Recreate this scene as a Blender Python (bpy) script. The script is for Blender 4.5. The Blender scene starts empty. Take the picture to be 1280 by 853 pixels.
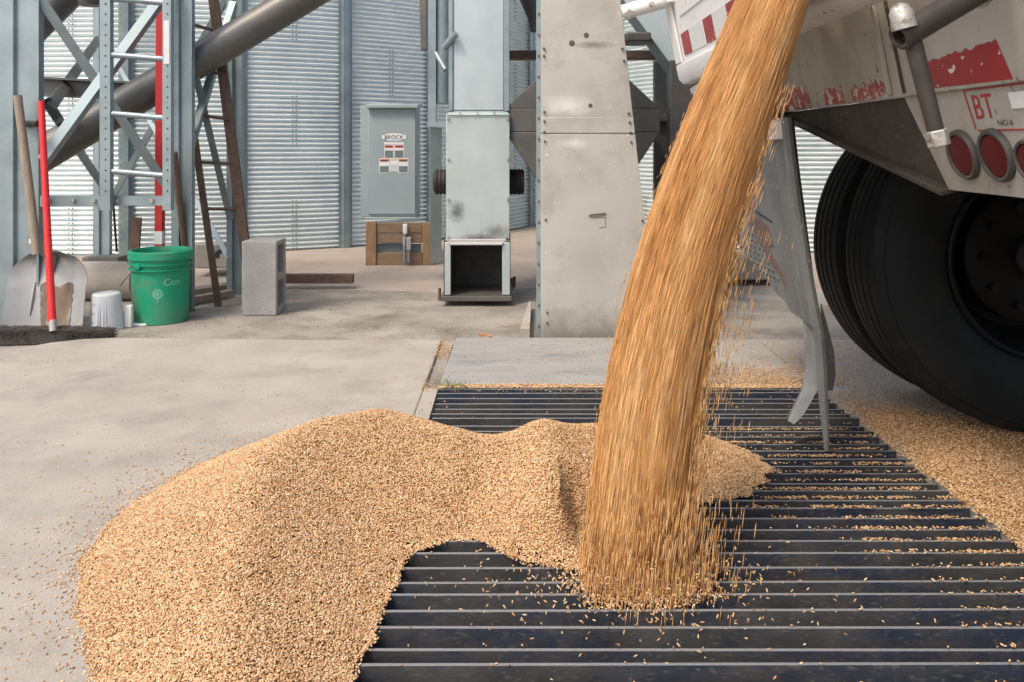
import bpy, bmesh, math, random
import numpy as np
from mathutils import Vector, Matrix

random.seed(7)
rng = np.random.default_rng(7)
S = bpy.context.scene
COL = S.collection
R = math.radians

# ------------------------------------------------------------------ camera, sky, sun, exposure
F, X0, Y0, H = 1050.0, 640.0, 185.0, 0.9          # focal length in photo pixels, principal column, horizon row, eye height
cam_d = bpy.data.cameras.new('camera')
cam_d.sensor_width = 36.0
cam_d.lens = F / 1280 * 36.0
cam_d.shift_y = -(426.5 - Y0) / 1280
cam_d.clip_start, cam_d.clip_end = 0.05, 2000
cam = bpy.data.objects.new('camera', cam_d)
cam.location = (0, 0, H)
cam.rotation_euler = (R(90), 0, 0)
COL.objects.link(cam)
S.camera = cam

SUN = Vector((-0.55, -0.60, 1.1)).normalized()     # towards the sun
W = bpy.data.worlds.new('World')
S.world = W
W.use_nodes = True
nt = W.node_tree
sky = nt.nodes.new('ShaderNodeTexSky')
sky.sky_type = 'NISHITA'
sky.sun_disc = False
sky.sun_elevation = math.asin(SUN.z)
sky.sun_rotation = math.atan2(SUN.x, SUN.y)
sky.air_density, sky.dust_density, sky.ozone_density = 0.9, 4.5, 1.0
nt.links.new(sky.outputs[0], nt.nodes['Background'].inputs[0])
nt.nodes['Background'].inputs[1].default_value = 0.15
sl = bpy.data.lights.new('sun', 'SUN')
sl.energy, sl.angle, sl.color = 1.5, R(12.0), (1.0, 0.90, 0.76)
so = bpy.data.objects.new('sun', sl)
so.rotation_euler = SUN.to_track_quat('Z', 'Y').to_euler()
so.location = SUN * 20
COL.objects.link(so)
S.view_settings.view_transform = 'Standard'
S.view_settings.look = 'None'
S.view_settings.exposure = 0.76
S.view_settings.gamma = 1.0
S.cycles.max_bounces = 6
S.cycles.use_denoising = True


def P(x, y, d):
    """point at depth d that the photograph shows at pixel x, y"""
    return Vector(((x - X0) / F * d, d, H - (y - Y0) / F * d))


def G(x, y, z=0.0):
    """point of the level z that the photograph shows at pixel x, y"""
    return P(x, y, (H - z) * F / (y - Y0))


# ------------------------------------------------------------------ materials
def lin(c):
    return tuple(((v / 255 + 0.055) / 1.055) ** 2.4 if v > 10 else v / 255 / 12.92 for v in c) + (1,)


def mat(name, c1, c2=None, rough=0.6, metal=0.0, scale=8.0, stretch=(1, 1, 1), detail=6, bump=0.0, bscale=60.0,
        stain=None, stain_scale=3.0, stain_at=(0.55, 0.7), speck=None, speck_scale=200.0, speck_at=(0.68, 0.74),
        rough2=None, spec=None, spots=(), world=False):
    m = bpy.data.materials.new(name)
    m.use_nodes = True
    n, l = m.node_tree.nodes, m.node_tree.links
    b = n['Principled BSDF']
    tc = n.new('ShaderNodeTexCoord')
    mp = n.new('ShaderNodeMapping')
    mp.inputs['Scale'].default_value = stretch
    l.new(n.new('ShaderNodeNewGeometry').outputs['Position'] if world else tc.outputs['Object'], mp.inputs[0])
    c1 = tuple(c1)[:3] + (1,)
    c2 = tuple(c2)[:3] + (1,) if c2 else tuple(min(1, v * 1.25) for v in c1[:3]) + (1,)

    def noise(sc, det=6, ro=0.6):
        t = n.new('ShaderNodeTexNoise')
        t.inputs['Scale'].default_value = sc
        t.inputs['Detail'].default_value = det
        t.inputs['Roughness'].default_value = ro
        l.new(mp.outputs[0], t.inputs['Vector'])
        return t.outputs['Fac']

    def ramp(src, a, b_):
        r = n.new('ShaderNodeMapRange')
        r.inputs[1].default_value, r.inputs[2].default_value = a, b_
        l.new(src, r.inputs[0])
        return r.outputs[0]

    def mix(f, a, c):
        x = n.new('ShaderNodeMix')
        x.data_type = 'RGBA'
        l.new(f, x.inputs[0])
        for s, v in ((6, a), (7, c)):
            if isinstance(v, tuple):
                x.inputs[s].default_value = v
            else:
                l.new(v, x.inputs[s])
        return x.outputs[2]
    f0 = ramp(noise(scale, detail), 0.3, 0.7)
    col = mix(f0, c1, c2)
    if stain:
        fs = ramp(noise(stain_scale, 8, 0.7), *stain_at)
        col = mix(fs, col, tuple(stain)[:3] + (1,))
    if speck:
        fp = ramp(noise(speck_scale, 2, 0.5), *speck_at)
        col = mix(fp, col, tuple(speck)[:3] + (1,))
    for ctr, rad, c in spots:                           # stains of their own shape, torn up by noise
        sb = n.new('ShaderNodeVectorMath')
        sb.operation = 'SUBTRACT'
        l.new(tc.outputs['Object'], sb.inputs[0])
        sb.inputs[1].default_value = ctr
        dv_ = n.new('ShaderNodeVectorMath')
        dv_.operation = 'DIVIDE'
        l.new(sb.outputs[0], dv_.inputs[0])
        dv_.inputs[1].default_value = rad
        ln_ = n.new('ShaderNodeVectorMath')
        ln_.operation = 'LENGTH'
        l.new(dv_.outputs[0], ln_.inputs[0])
        ad = n.new('ShaderNodeMath')
        ad.operation = 'MULTIPLY_ADD'
        l.new(noise(18, 8, 0.7), ad.inputs[0])
        ad.inputs[1].default_value = 1.5
        l.new(ln_.outputs['Value'], ad.inputs[2])
        fsp = n.new('ShaderNodeMapRange')
        fsp.inputs[1].default_value, fsp.inputs[2].default_value = 1.85, 0.95
        fsp.inputs[4].default_value = 0.9
        l.new(ad.outputs[0], fsp.inputs[0])
        col = mix(fsp.outputs[0], col, tuple(c)[:3] + (1,))
    l.new(col, b.inputs['Base Color'])
    b.inputs['Metallic'].default_value = metal
    if rough2 is None:
        b.inputs['Roughness'].default_value = rough
    else:
        rr = n.new('ShaderNodeMapRange')
        rr.inputs[3].default_value, rr.inputs[4].default_value = rough, rough2
        l.new(f0, rr.inputs[0])
        l.new(rr.outputs[0], b.inputs['Roughness'])
    if spec is not None:
        b.inputs['Specular IOR Level'].default_value = spec
    if bump:
        bp = n.new('ShaderNodeBump')
        bp.inputs['Strength'].default_value = bump
        bp.inputs['Distance'].default_value = 0.004
        l.new(noise(bscale, 5, 0.65), bp.inputs['Height'])
        l.new(bp.outputs[0], b.inputs['Normal'])
    return m


M = {}
M['concrete'] = mat('concrete', (0.295, 0.268, 0.228), (0.375, 0.343, 0.296), 0.88, scale=3.2, bump=0.6, bscale=140,
                    stain=(0.225, 0.206, 0.178), stain_scale=2.6, stain_at=(0.48, 0.75), speck=(0.15, 0.14, 0.12), speck_scale=130, speck_at=(0.64, 0.72))
M['yard'] = mat('yard', (0.22, 0.20, 0.17), (0.32, 0.295, 0.255), 0.9, scale=2.4, bump=0.5, bscale=70,
                stain=(0.13, 0.115, 0.095), stain_scale=2.2, stain_at=(0.45, 0.66), speck=(0.42, 0.38, 0.31), speck_scale=120, speck_at=(0.66, 0.7))
M['pad'] = mat('pad', (0.295, 0.245, 0.20), (0.37, 0.315, 0.262), 0.9, scale=4, bump=0.4, bscale=80, speck=(0.18, 0.13, 0.10), speck_scale=90)
M['plate'] = mat('plate', (0.235, 0.228, 0.215), (0.31, 0.30, 0.282), 0.7, scale=5, stretch=(0.7, 2, 1), bump=0.25, bscale=110,
                 stain=(0.15, 0.155, 0.16), stain_scale=3, speck=(0.5, 0.48, 0.44), speck_scale=160, speck_at=(0.7, 0.73))
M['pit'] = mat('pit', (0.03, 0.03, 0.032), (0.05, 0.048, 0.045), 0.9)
M['galv'] = mat('galv', (0.23, 0.29, 0.305), (0.32, 0.38, 0.395), 0.42, 0.65, scale=6, rough2=0.55, stain=(0.20, 0.215, 0.215), stain_scale=4, stain_at=(0.55, 0.8))
M['galv_sheet'] = mat('galv_sheet', (0.66, 0.72, 0.72), (0.78, 0.83, 0.825), 0.30, 0.5, scale=2, rough2=0.42, world=True, stain=(0.52, 0.56, 0.56), stain_scale=0.9, stain_at=(0.55, 0.85))
M['galv_dull'] = mat('galv_dull', (0.38, 0.375, 0.355), (0.48, 0.47, 0.44), 0.5, 0.35, scale=3.5, rough2=0.62, bump=0.08, bscale=40,
                     stain=(0.30, 0.285, 0.26), stain_scale=2.2, stain_at=(0.5, 0.75), speck=(0.62, 0.61, 0.58), speck_scale=45, speck_at=(0.70, 0.76))
M['duct'] = mat('duct', (0.40, 0.46, 0.475), (0.49, 0.55, 0.555), 0.4, 0.5, scale=4, rough2=0.52, stain=(0.38, 0.40, 0.40), stain_scale=3, stain_at=(0.55, 0.8))
M['tube'] = mat('tube', (0.095, 0.10, 0.097), (0.14, 0.143, 0.138), 0.45, 0.4, scale=4, stain=(0.19, 0.15, 0.11), stain_scale=3, stain_at=(0.5, 0.8))
M['steel_dark'] = mat('steel_dark', (0.075, 0.075, 0.07), (0.12, 0.115, 0.105), 0.6, 0.3, scale=8)
M['rust'] = mat('rust', (0.085, 0.055, 0.04), (0.15, 0.095, 0.067), 0.85, scale=25, bump=0.5, bscale=90, stain=(0.07, 0.05, 0.04), stain_scale=9)
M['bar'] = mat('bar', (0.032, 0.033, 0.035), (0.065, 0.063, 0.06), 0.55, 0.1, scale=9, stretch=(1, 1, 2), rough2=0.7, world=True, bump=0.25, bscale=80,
               stain=(0.014, 0.024, 0.052), stain_scale=3, stain_at=(0.46, 0.64), speck=(0.09, 0.085, 0.075), speck_scale=70, speck_at=(0.58, 0.76))  # blue blotches put the sky tint of shaded faces into the colour
M['cabinet'] = mat('cabinet', (0.29, 0.345, 0.355), (0.345, 0.40, 0.405), 0.5, 0.2, scale=2.5, rough2=0.6)
M['wood'] = mat('wood', (0.20, 0.12, 0.058), (0.30, 0.19, 0.10), 0.75, scale=9, stretch=(8, 8, 1), bump=0.2, bscale=30, stain=(0.16, 0.10, 0.06), stain_scale=3)
M['wood_across'] = mat('wood_across', (0.17, 0.11, 0.065), (0.25, 0.17, 0.10), 0.75, scale=9, stretch=(1, 8, 8), bump=0.2, bscale=30, stain=(0.15, 0.10, 0.07), stain_scale=3)
M['wood_grey'] = mat('wood_grey', (0.20, 0.16, 0.12), (0.31, 0.26, 0.20), 0.8, scale=10, stretch=(8, 8, 1), bump=0.3, bscale=30)
M['red'] = mat('red', (0.55, 0.012, 0.015), (0.62, 0.03, 0.03), 0.4, scale=12)
M['red_old'] = mat('red_old', (0.50, 0.02, 0.02), (0.60, 0.04, 0.035), 0.5, scale=10)
M['white'] = mat('white', (0.68, 0.68, 0.66), (0.78, 0.78, 0.76), 0.45, scale=9)
M['plastic'] = mat('plastic', (0.50, 0.53, 0.54), (0.60, 0.62, 0.62), 0.4, scale=6)
M['green'] = mat('green', (0.0, 0.245, 0.13), (0.005, 0.31, 0.168), 0.45, scale=5, stain=(0.09, 0.19, 0.12), stain_scale=9, stain_at=(0.5, 0.75),
                 spots=(((0.0, 0.0, 0.0), (0.17, 0.17, 0.13), (0.13, 0.165, 0.11)), ((-0.09, -0.1, 0.1), (0.06, 0.06, 0.14), (0.09, 0.16, 0.10))))
M['green_ink'] = mat('green_ink', (0.16, 0.48, 0.33), (0.2, 0.52, 0.36), 0.6, scale=30)
M['truck'] = mat('truck', (0.31, 0.285, 0.245), (0.42, 0.395, 0.35), 0.42, scale=4, rough2=0.6, stretch=(1, 1, 0.5), bump=0.1, bscale=90, stain=(0.19, 0.155, 0.11), stain_scale=5, stain_at=(0.46, 0.75), speck=(0.20, 0.13, 0.09), speck_scale=40, speck_at=(0.70, 0.73))
M['gate'] = mat('gate', (0.66, 0.66, 0.65), (0.74, 0.74, 0.73), 0.4, scale=5, stain=(0.5, 0.48, 0.45), stain_scale=6, stain_at=(0.58, 0.8), speck=(0.22, 0.14, 0.10), speck_scale=45, speck_at=(0.69, 0.72))
M['underside'] = mat('underside', (0.04, 0.032, 0.022), (0.07, 0.056, 0.04), 0.8, scale=9, bump=0.4, bscale=60, stain=(0.03, 0.024, 0.018), stain_scale=6, speck=(0.15, 0.12, 0.085), speck_scale=80, speck_at=(0.66, 0.72))
M['tape'] = mat('tape', (0.23, 0.004, 0.008), (0.29, 0.008, 0.012), 0.4, scale=10, speck=(0.62, 0.55, 0.50), speck_scale=38, speck_at=(0.665, 0.69))
M['tape_worn'] = mat('tape_worn', (0.27, 0.02, 0.018), (0.33, 0.035, 0.03), 0.45, scale=10, stain=(0.52, 0.48, 0.43), stain_scale=26, stain_at=(0.5, 0.55))
M['tape_white'] = mat('tape_white', (0.56, 0.56, 0.55), (0.64, 0.64, 0.63), 0.3, scale=12)
M['lens'] = mat('lens', (0.07, 0.0015, 0.003), (0.10, 0.002, 0.004), 0.5, spec=0.25, scale=20)
M['lamp_rim'] = mat('lamp_rim', (0.055, 0.05, 0.045), (0.085, 0.078, 0.07), 0.6, scale=30)
M['rubber'] = mat('rubber', (0.010, 0.0125, 0.0135), (0.016, 0.019, 0.020), 0.7, spec=0.25, scale=10, bump=0.15, bscale=60, stain=(0.04, 0.037, 0.033), stain_scale=6, stain_at=(0.52, 0.85))
M['wheel'] = mat('wheel', (0.008, 0.009, 0.010), (0.014, 0.014, 0.014), 0.6, 0.1, spec=0.25, scale=9, stain=(0.025, 0.022, 0.018), stain_scale=8, stain_at=(0.6, 0.8))
M['flap'] = mat('flap', (0.115, 0.12, 0.116), (0.185, 0.19, 0.182), 0.7, scale=14, stretch=(1, 1, 0.25), bump=0.35, bscale=90, stain=(0.26, 0.25, 0.23), stain_scale=10, stain_at=(0.55, 0.75), speck=(0.4, 0.38, 0.35), speck_scale=130, speck_at=(0.68, 0.73))
M['flap_edge'] = mat('flap_edge', (0.02, 0.021, 0.021), (0.035, 0.035, 0.034), 0.75, scale=14)
M['pink'] = mat('pink', (0.12, 0.075, 0.07), (0.15, 0.10, 0.095), 0.7, scale=18)
M['pipe'] = mat('pipe', (0.038, 0.032, 0.029), (0.07, 0.061, 0.055), 0.5, 0.4, scale=14, bump=0.2, bscale=80, stain=(0.12, 0.085, 0.065), stain_scale=14)
M['zinc'] = mat('zinc', (0.36, 0.34, 0.31), (0.50, 0.48, 0.44), 0.4, 0.55, scale=60, bump=0.4, bscale=150, stain=(0.22, 0.18, 0.14), stain_scale=70, stain_at=(0.52, 0.62))
M['block'] = mat('block', (0.27, 0.265, 0.25), (0.37, 0.36, 0.34), 0.95, scale=8, bump=0.8, bscale=160, speck=(0.2, 0.195, 0.18), speck_scale=150, speck_at=(0.58, 0.64))
M['black'] = mat('black', (0.012, 0.012, 0.012), (0.02, 0.02, 0.02), 0.6)
M['bristle'] = mat('bristle', (0.018, 0.016, 0.014), (0.045, 0.038, 0.034), 0.8, scale=40)
M['scoop'] = mat('scoop', (0.29, 0.29, 0.28), (0.38, 0.375, 0.36), 0.45, 0.5, scale=8, stain=(0.22, 0.20, 0.17), stain_scale=5)
M['rusty_patch'] = mat('rusty_patch', (0.13, 0.095, 0.07), (0.20, 0.15, 0.115), 0.8, 0.1, scale=16, stretch=(1, 1, 0.4), stain=(0.27, 0.25, 0.22), stain_scale=30, stain_at=(0.55, 0.65))
M['ink'] = mat('ink', (0.03, 0.04, 0.045), (0.05, 0.06, 0.065), 0.6)
M['ink_red'] = mat('ink_red', (0.33, 0.015, 0.015), (0.38, 0.03, 0.03), 0.5)
M['orange'] = mat('orange', (0.55, 0.14, 0.04), (0.6, 0.18, 0.05), 0.5)
M['yellow'] = mat('yellow', (0.55, 0.45, 0.12), (0.6, 0.5, 0.15), 0.5)
M['slate'] = mat('slate', (0.10, 0.125, 0.135), (0.20, 0.23, 0.24), 0.6, scale=120)
M['weed'] = mat('weed', (0.06, 0.13, 0.025), (0.12, 0.2, 0.05), 0.7)
M['soot'] = mat('soot', (0.05, 0.047, 0.045), (0.12, 0.11, 0.10), 0.85, scale=6)
M['grey_box'] = mat('grey_box', (0.30, 0.32, 0.33), (0.36, 0.38, 0.385), 0.5)


def pale_tops(m, c):
    """faces that look up take the paler colour c"""
    n, l = m.node_tree.nodes, m.node_tree.links
    b = n['Principled BSDF']
    src = b.inputs['Base Color'].links[0].from_socket
    ge = n.new('ShaderNodeNewGeometry')
    se = n.new('ShaderNodeSeparateXYZ')
    l.new(ge.outputs['True Normal'], se.inputs[0])
    mr = n.new('ShaderNodeMapRange')
    mr.inputs[1].default_value, mr.inputs[2].default_value = 0.5, 0.95
    l.new(se.outputs['Z'], mr.inputs[0])
    x = n.new('ShaderNodeMix')
    x.data_type = 'RGBA'
    l.new(mr.outputs[0], x.inputs[0])
    l.new(src, x.inputs[6])
    x.inputs[7].default_value = c + (1,)
    l.new(x.outputs[2], b.inputs['Base Color'])


pale_tops(M['bar'], (0.185, 0.187, 0.19))


M['duct_low'] = mat('duct_low', (0.38, 0.44, 0.445), (0.48, 0.535, 0.53), 0.4, 0.4, scale=4, rough2=0.52, stain=(0.44, 0.43, 0.40), stain_scale=3, stain_at=(0.5, 0.8),
                    spots=(((-0.125, 0.0, 0.525), (0.055, 0.4, 0.075), (0.10, 0.11, 0.125)), ((0.02, 0.0, 0.36), (0.16, 0.4, 0.035), (0.12, 0.115, 0.11)), ((0.12, 0.0, 0.40), (0.09, 0.4, 0.05), (0.2, 0.2, 0.2))))
M['housing'] = mat('housing', (0.40, 0.388, 0.355), (0.50, 0.485, 0.445), 0.5, 0.25, scale=3.5, rough2=0.62, bump=0.08, bscale=40,
                   stain=(0.29, 0.27, 0.24), stain_scale=2.2, stain_at=(0.5, 0.75), speck=(0.62, 0.61, 0.58), speck_scale=45, speck_at=(0.70, 0.76),
                   spots=(((0.0, 0.0, 0.02), (0.75, 0.8, 0.16), (0.21, 0.195, 0.17)), ((-0.12, 0.0, 1.13), (0.12, 0.5, 0.05), (0.66, 0.65, 0.63)), ((0.0, 0.0, 1.42), (0.10, 0.5, 0.02), (0.2, 0.18, 0.15)), ((-0.1, 0.0, 0.95), (0.08, 0.5, 0.03), (0.64, 0.63, 0.61))))


def grain_mat(name, cols, streak=False):
    m = bpy.data.materials.new(name)
    m.use_nodes = True
    n, l = m.node_tree.nodes, m.node_tree.links
    b = n['Principled BSDF']
    b.inputs['Roughness'].default_value = 0.55
    b.inputs['Specular IOR Level'].default_value = 0.35
    cr = n.new('ShaderNodeValToRGB')
    e = cr.color_ramp.elements
    e[0].position, e[0].color = 0.0, cols[0] + (1,)
    e[1].position, e[1].color = 1.0, cols[-1] + (1,)
    for i, c in enumerate(cols[1:-1]):
        x = e.new((i + 1) / (len(cols) - 1))
        x.color = c + (1,)
    if streak:
        a = n.new('ShaderNodeAttribute')
        a.attribute_name = 'tone'
        l.new(a.outputs['Fac'], cr.inputs[0])
    else:
        oi = n.new('ShaderNodeObjectInfo')
        l.new(oi.outputs['Random'], cr.inputs[0])
    l.new(cr.outputs[0], b.inputs['Base Color'])
    return m


GC = [(0.21, 0.10, 0.045), (0.36, 0.20, 0.088), (0.42, 0.245, 0.115), (0.48, 0.295, 0.145), (0.54, 0.35, 0.185), (0.59, 0.405, 0.23), (0.65, 0.50, 0.33)]
M['kernel'] = grain_mat('kernel', GC)
M['fall'] = grain_mat('fall', [(0.34, 0.145, 0.04), (0.50, 0.24, 0.078), (0.61, 0.33, 0.12), (0.69, 0.42, 0.18), (0.76, 0.53, 0.28)], True)
M['grain_bed'] = mat('grain_bed', (0.34, 0.19, 0.075), (0.50, 0.30, 0.13), 0.8, scale=180, detail=3, bump=0.6, bscale=200)


# ------------------------------------------------------------------ mesh helpers
class MB:
    def __init__(s):
        s.v, s.f = [], []

    def add(s, vs, fs):
        o = len(s.v)
        s.v += [tuple(v) for v in vs]
        s.f += [tuple(i + o for i in f) for f in fs]
        return s

    def box(s, a, b):
        (x0, y0, z0), (x1, y1, z1) = a, b
        x0, x1 = sorted((x0, x1)); y0, y1 = sorted((y0, y1)); z0, z1 = sorted((z0, z1))
        return s.add([(x0, y0, z0), (x1, y0, z0), (x1, y1, z0), (x0, y1, z0), (x0, y0, z1), (x1, y0, z1), (x1, y1, z1), (x0, y1, z1)],
                     [(0, 3, 2, 1), (4, 5, 6, 7), (0, 1, 5, 4), (1, 2, 6, 5), (2, 3, 7, 6), (3, 0, 4, 7)])

    def hexa(s, p):
        """eight corners: four round the bottom, four round the top"""
        return s.add(p, [(0, 3, 2, 1), (4, 5, 6, 7), (0, 1, 5, 4), (1, 2, 6, 5), (2, 3, 7, 6), (3, 0, 4, 7)])

    def bar(s, a, b, w, t, up=(0, 0, 1)):
        """straight flat bar from a to b, width w across, thickness t along `up` made square"""
        a, b = Vector(a), Vector(b)
        d = (b - a).normalized()
        u = Vector(up)
        u = (u - d * u.dot(d))
        u = u.normalized() if u.length > 1e-4 else d.orthogonal().normalized()
        r = d.cross(u)
        c = []
        for q in (a, b):
            for i, j in ((-1, -1), (1, -1), (1, 1), (-1, 1)):
                c.append(q + r * (i * w / 2) + u * (j * t / 2))
        return s.add(c, [(0, 1, 2, 3), (7, 6, 5, 4), (0, 4, 5, 1), (1, 5, 6, 2), (2, 6, 7, 3), (3, 7, 4, 0)])

    def angle(s, a, b, w, t, up=(0, -1, 0)):
        """angle iron: two flanges"""
        a, b = Vector(a), Vector(b)
        d = (b - a).normalized()
        u = Vector(up)
        u = (u - d * u.dot(d)).normalized()
        r = d.cross(u)
        s.bar(a, b, w, t, u)
        s.bar(a - u * (w / 2 + t / 2) + r * (w / 2 - t / 2), b - u * (w / 2 + t / 2) + r * (w / 2 - t / 2), t, w, u)
        return s

    def tube(s, a, b, r0, r1=None, n=14, cap=True):
        a, b = Vector(a), Vector(b)
        r1 = r0 if r1 is None else r1
        d = (b - a).normalized()
        u = d.orthogonal().normalized()
        w = d.cross(u)
        vs = []
        for q, r in ((a, r0), (b, r1)):
            vs += [q + (u * math.cos(k * 2 * math.pi / n) + w * math.sin(k * 2 * math.pi / n)) * r for k in range(n)]
        fs = [(k, (k + 1) % n, n + (k + 1) % n, n + k) for k in range(n)]
        if cap:
            fs += [tuple(range(n - 1, -1, -1)), tuple(range(n, 2 * n))]
        return s.add(vs, fs)

    def path(s, pts, rad, n=8):
        pts = [Vector(p) for p in pts]
        rs = rad if isinstance(rad, (list, tuple)) else [rad] * len(pts)
        vs, fs = [], []
        u = None
        for i, p in enumerate(pts):
            d = (pts[min(i + 1, len(pts) - 1)] - pts[max(i - 1, 0)]).normalized()
            u = d.orthogonal().normalized() if u is None else (u - d * u.dot(d)).normalized()
            w = d.cross(u)
            vs += [p + (u * math.cos(k * 2 * math.pi / n) + w * math.sin(k * 2 * math.pi / n)) * rs[i] for k in range(n)]
        for i in range(len(pts) - 1):
            fs += [(i * n + k, i * n + (k + 1) % n, (i + 1) * n + (k + 1) % n, (i + 1) * n + k) for k in range(n)]
        fs += [tuple(range(n - 1, -1, -1)), tuple(range((len(pts) - 1) * n, len(pts) * n))]
        return s.add(vs, fs)

    def lathe(s, prof, org, axis='z', n=40, closed=False):
        """profile of (radius, height) turned round the axis through org"""
        vs, fs = [], []
        m = len(prof)
        for k in range(n):
            c, q = math.cos(k * 2 * math.pi / n), math.sin(k * 2 * math.pi / n)
            for r, h in prof:
                p = (r * c, r * q, h) if axis == 'z' else (r * c, h, r * q) if axis == 'y' else (h, r * c, r * q)
                vs.append((org[0] + p[0], org[1] + p[1], org[2] + p[2]))
        for k in range(n):
            k2 = (k + 1) % n
            for i in range(m if closed else m - 1):
                j = (i + 1) % m
                fs.append((k * m + i, k2 * m + i, k2 * m + j, k * m + j))
        return s.add(vs, fs)

    def prism(s, poly, off):
        """closed polygon (3-D points) pushed along the vector off"""
        off = Vector(off)
        n = len(poly)
        a = [Vector(p) for p in poly]
        return s.add(a + [p + off for p in a], [tuple(range(n - 1, -1, -1)), tuple(range(n, 2 * n))] +
                     [(k, (k + 1) % n, n + (k + 1) % n, n + k) for k in range(n)])

    def vox(s, xs, ys, zs, solid):
        """cells of a grid, only the outer faces kept"""
        nx, ny, nz = len(xs) - 1, len(ys) - 1, len(zs) - 1
        ok = lambda i, j, k: 0 <= i < nx and 0 <= j < ny and 0 <= k < nz and solid(i, j, k)
        ids = {}
        vs, fs = [], []

        def vid(i, j, k):
            if (i, j, k) not in ids:
                ids[(i, j, k)] = len(vs)
                vs.append((xs[i], ys[j], zs[k]))
            return ids[(i, j, k)]
        for i in range(nx):
            for j in range(ny):
                for k in range(nz):
                    if not ok(i, j, k):
                        continue
                    c = lambda a, b, d: vid(i + a, j + b, k + d)
                    if not ok(i - 1, j, k): fs.append((c(0, 0, 0), c(0, 0, 1), c(0, 1, 1), c(0, 1, 0)))
                    if not ok(i + 1, j, k): fs.append((c(1, 0, 0), c(1, 1, 0), c(1, 1, 1), c(1, 0, 1)))
                    if not ok(i, j - 1, k): fs.append((c(0, 0, 0), c(1, 0, 0), c(1, 0, 1), c(0, 0, 1)))
                    if not ok(i, j + 1, k): fs.append((c(0, 1, 0), c(0, 1, 1), c(1, 1, 1), c(1, 1, 0)))
                    if not ok(i, j, k - 1): fs.append((c(0, 0, 0), c(0, 1, 0), c(1, 1, 0), c(1, 0, 0)))
                    if not ok(i, j, k + 1): fs.append((c(0, 0, 1), c(1, 0, 1), c(1, 1, 1), c(0, 1, 1)))
        return s.add(vs, fs)

    def sheet(s, fn, nu, nv, thick=None):
        """grid surface fn(u, v) -> point, u and v from 0 to 1; with a thickness vector function it gets a back"""
        vs = [Vector(fn(i / nu, j / nv)) for j in range(nv + 1) for i in range(nu + 1)]
        q = lambda i, j: j * (nu + 1) + i
        fs = [(q(i, j), q(i + 1, j), q(i + 1, j + 1), q(i, j + 1)) for j in range(nv) for i in range(nu)]
        if thick:
            n = len(vs)
            t = Vector(thick)
            vs = vs + [v + t for v in vs]
            fs += [tuple(x + n for x in f[::-1]) for f in fs]
            ring = [q(i, 0) for i in range(nu)] + [q(nu, j) for j in range(nv)] + [q(i, nv) for i in range(nu, 0, -1)] + [q(0, j) for j in range(nv, 0, -1)]
            fs += [(ring[k], ring[k] + n, ring[(k + 1) % len(ring)] + n, ring[(k + 1) % len(ring)]) for k in range(len(ring))]
        return s.add(vs, fs)

    def obj(s, name, m, parent=None, bevel=0.0, smooth=40, kind=None, at=None):
        org = Vector((0, 0, 0))
        p = parent
        while p is not None:
            org += p.location
            p = p.parent
        if at is not None:
            org = Vector(at)
        me = bpy.data.meshes.new(name)
        me.from_pydata([(v[0] - org.x, v[1] - org.y, v[2] - org.z) for v in s.v], [], s.f)
        bm = bmesh.new()
        bm.from_mesh(me)
        bmesh.ops.recalc_face_normals(bm, faces=bm.faces)
        bm.to_mesh(me)
        bm.free()
        me.materials.append(M[m])
        if smooth:
            me.polygons.foreach_set('use_smooth', [True] * len(me.polygons))
            me.set_sharp_from_angle(angle=R(smooth))
        o = bpy.data.objects.new(name, me)
        COL.objects.link(o)
        if parent is not None:
            o.parent = parent
        elif at is not None:
            o.location = at
        if bevel:
            b = o.modifiers.new('edge', 'BEVEL')
            b.width, b.segments, b.limit_method = bevel, 2, 'ANGLE'
        if kind:
            o['kind'] = kind
        return o


def thing(name, label, cat, loc, group=None):
    o = bpy.data.objects.new(name, None)
    o.empty_display_size = 0.1
    o.location = loc
    COL.objects.link(o)
    return tag(o, label, cat, group)


def tag(o, label, cat, group=None, kind=None):
    o['label'], o['category'] = label, cat
    if group:
        o['group'] = group
    if kind:
        o['kind'] = kind
    return o


def text_flat(s, size):
    """letters as flat triangles: list of 2-D points and faces, left edge at 0"""
    c = bpy.data.curves.new('letters', 'FONT')
    c.body, c.size = s, size
    c.resolution_u = 3
    o = bpy.data.objects.new('letters', c)
    COL.objects.link(o)
    bpy.context.view_layer.update()
    me = o.evaluated_get(bpy.context.evaluated_depsgraph_get()).to_mesh()
    vs = [(v.co.x, v.co.y) for v in me.vertices]
    fs = [tuple(p.vertices) for p in me.polygons]
    bpy.data.objects.remove(o)
    bpy.data.curves.remove(c)
    return vs, fs


# ------------------------------------------------------------------ the ground
PITX0, PITX1, PITY0, PITY1 = -0.277, 1.156, 0.95, 3.15
MB().vox([-300, -0.32, 1.19, 300], [-300, 0.9, 3.2, 300], [-0.5, -0.03], lambda i, j, k: not (i == 1 and j == 1)).obj('ground', 'yard', kind='structure', smooth=0)
sl_l = [(-0.33, -4), (-0.33, 3.95), (-0.9, 3.94), (-1.9, 3.985), (-2.02, 3.96), (-2.14, 3.88), (-2.28, 3.68), (-2.6, 3.3), (-9, 2.4), (-9, -4)]
MB().prism([(x, y, -0.2) for x, y in sl_l], (0, 0, 0.2)).obj('concrete_slab', 'concrete', kind='structure', bevel=0.006, smooth=0)
MB().vox([PITX1, 9], [-4, 3.94], [-0.2, 0.0], lambda *a: True).obj('concrete_slab', 'concrete', kind='structure', smooth=0)
MB().vox([-0.329, PITX0, PITX1 - 0.001], [-4, PITY0], [-0.21, -0.001], lambda *a: True).obj('concrete_slab', 'concrete', kind='structure', smooth=0)
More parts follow.
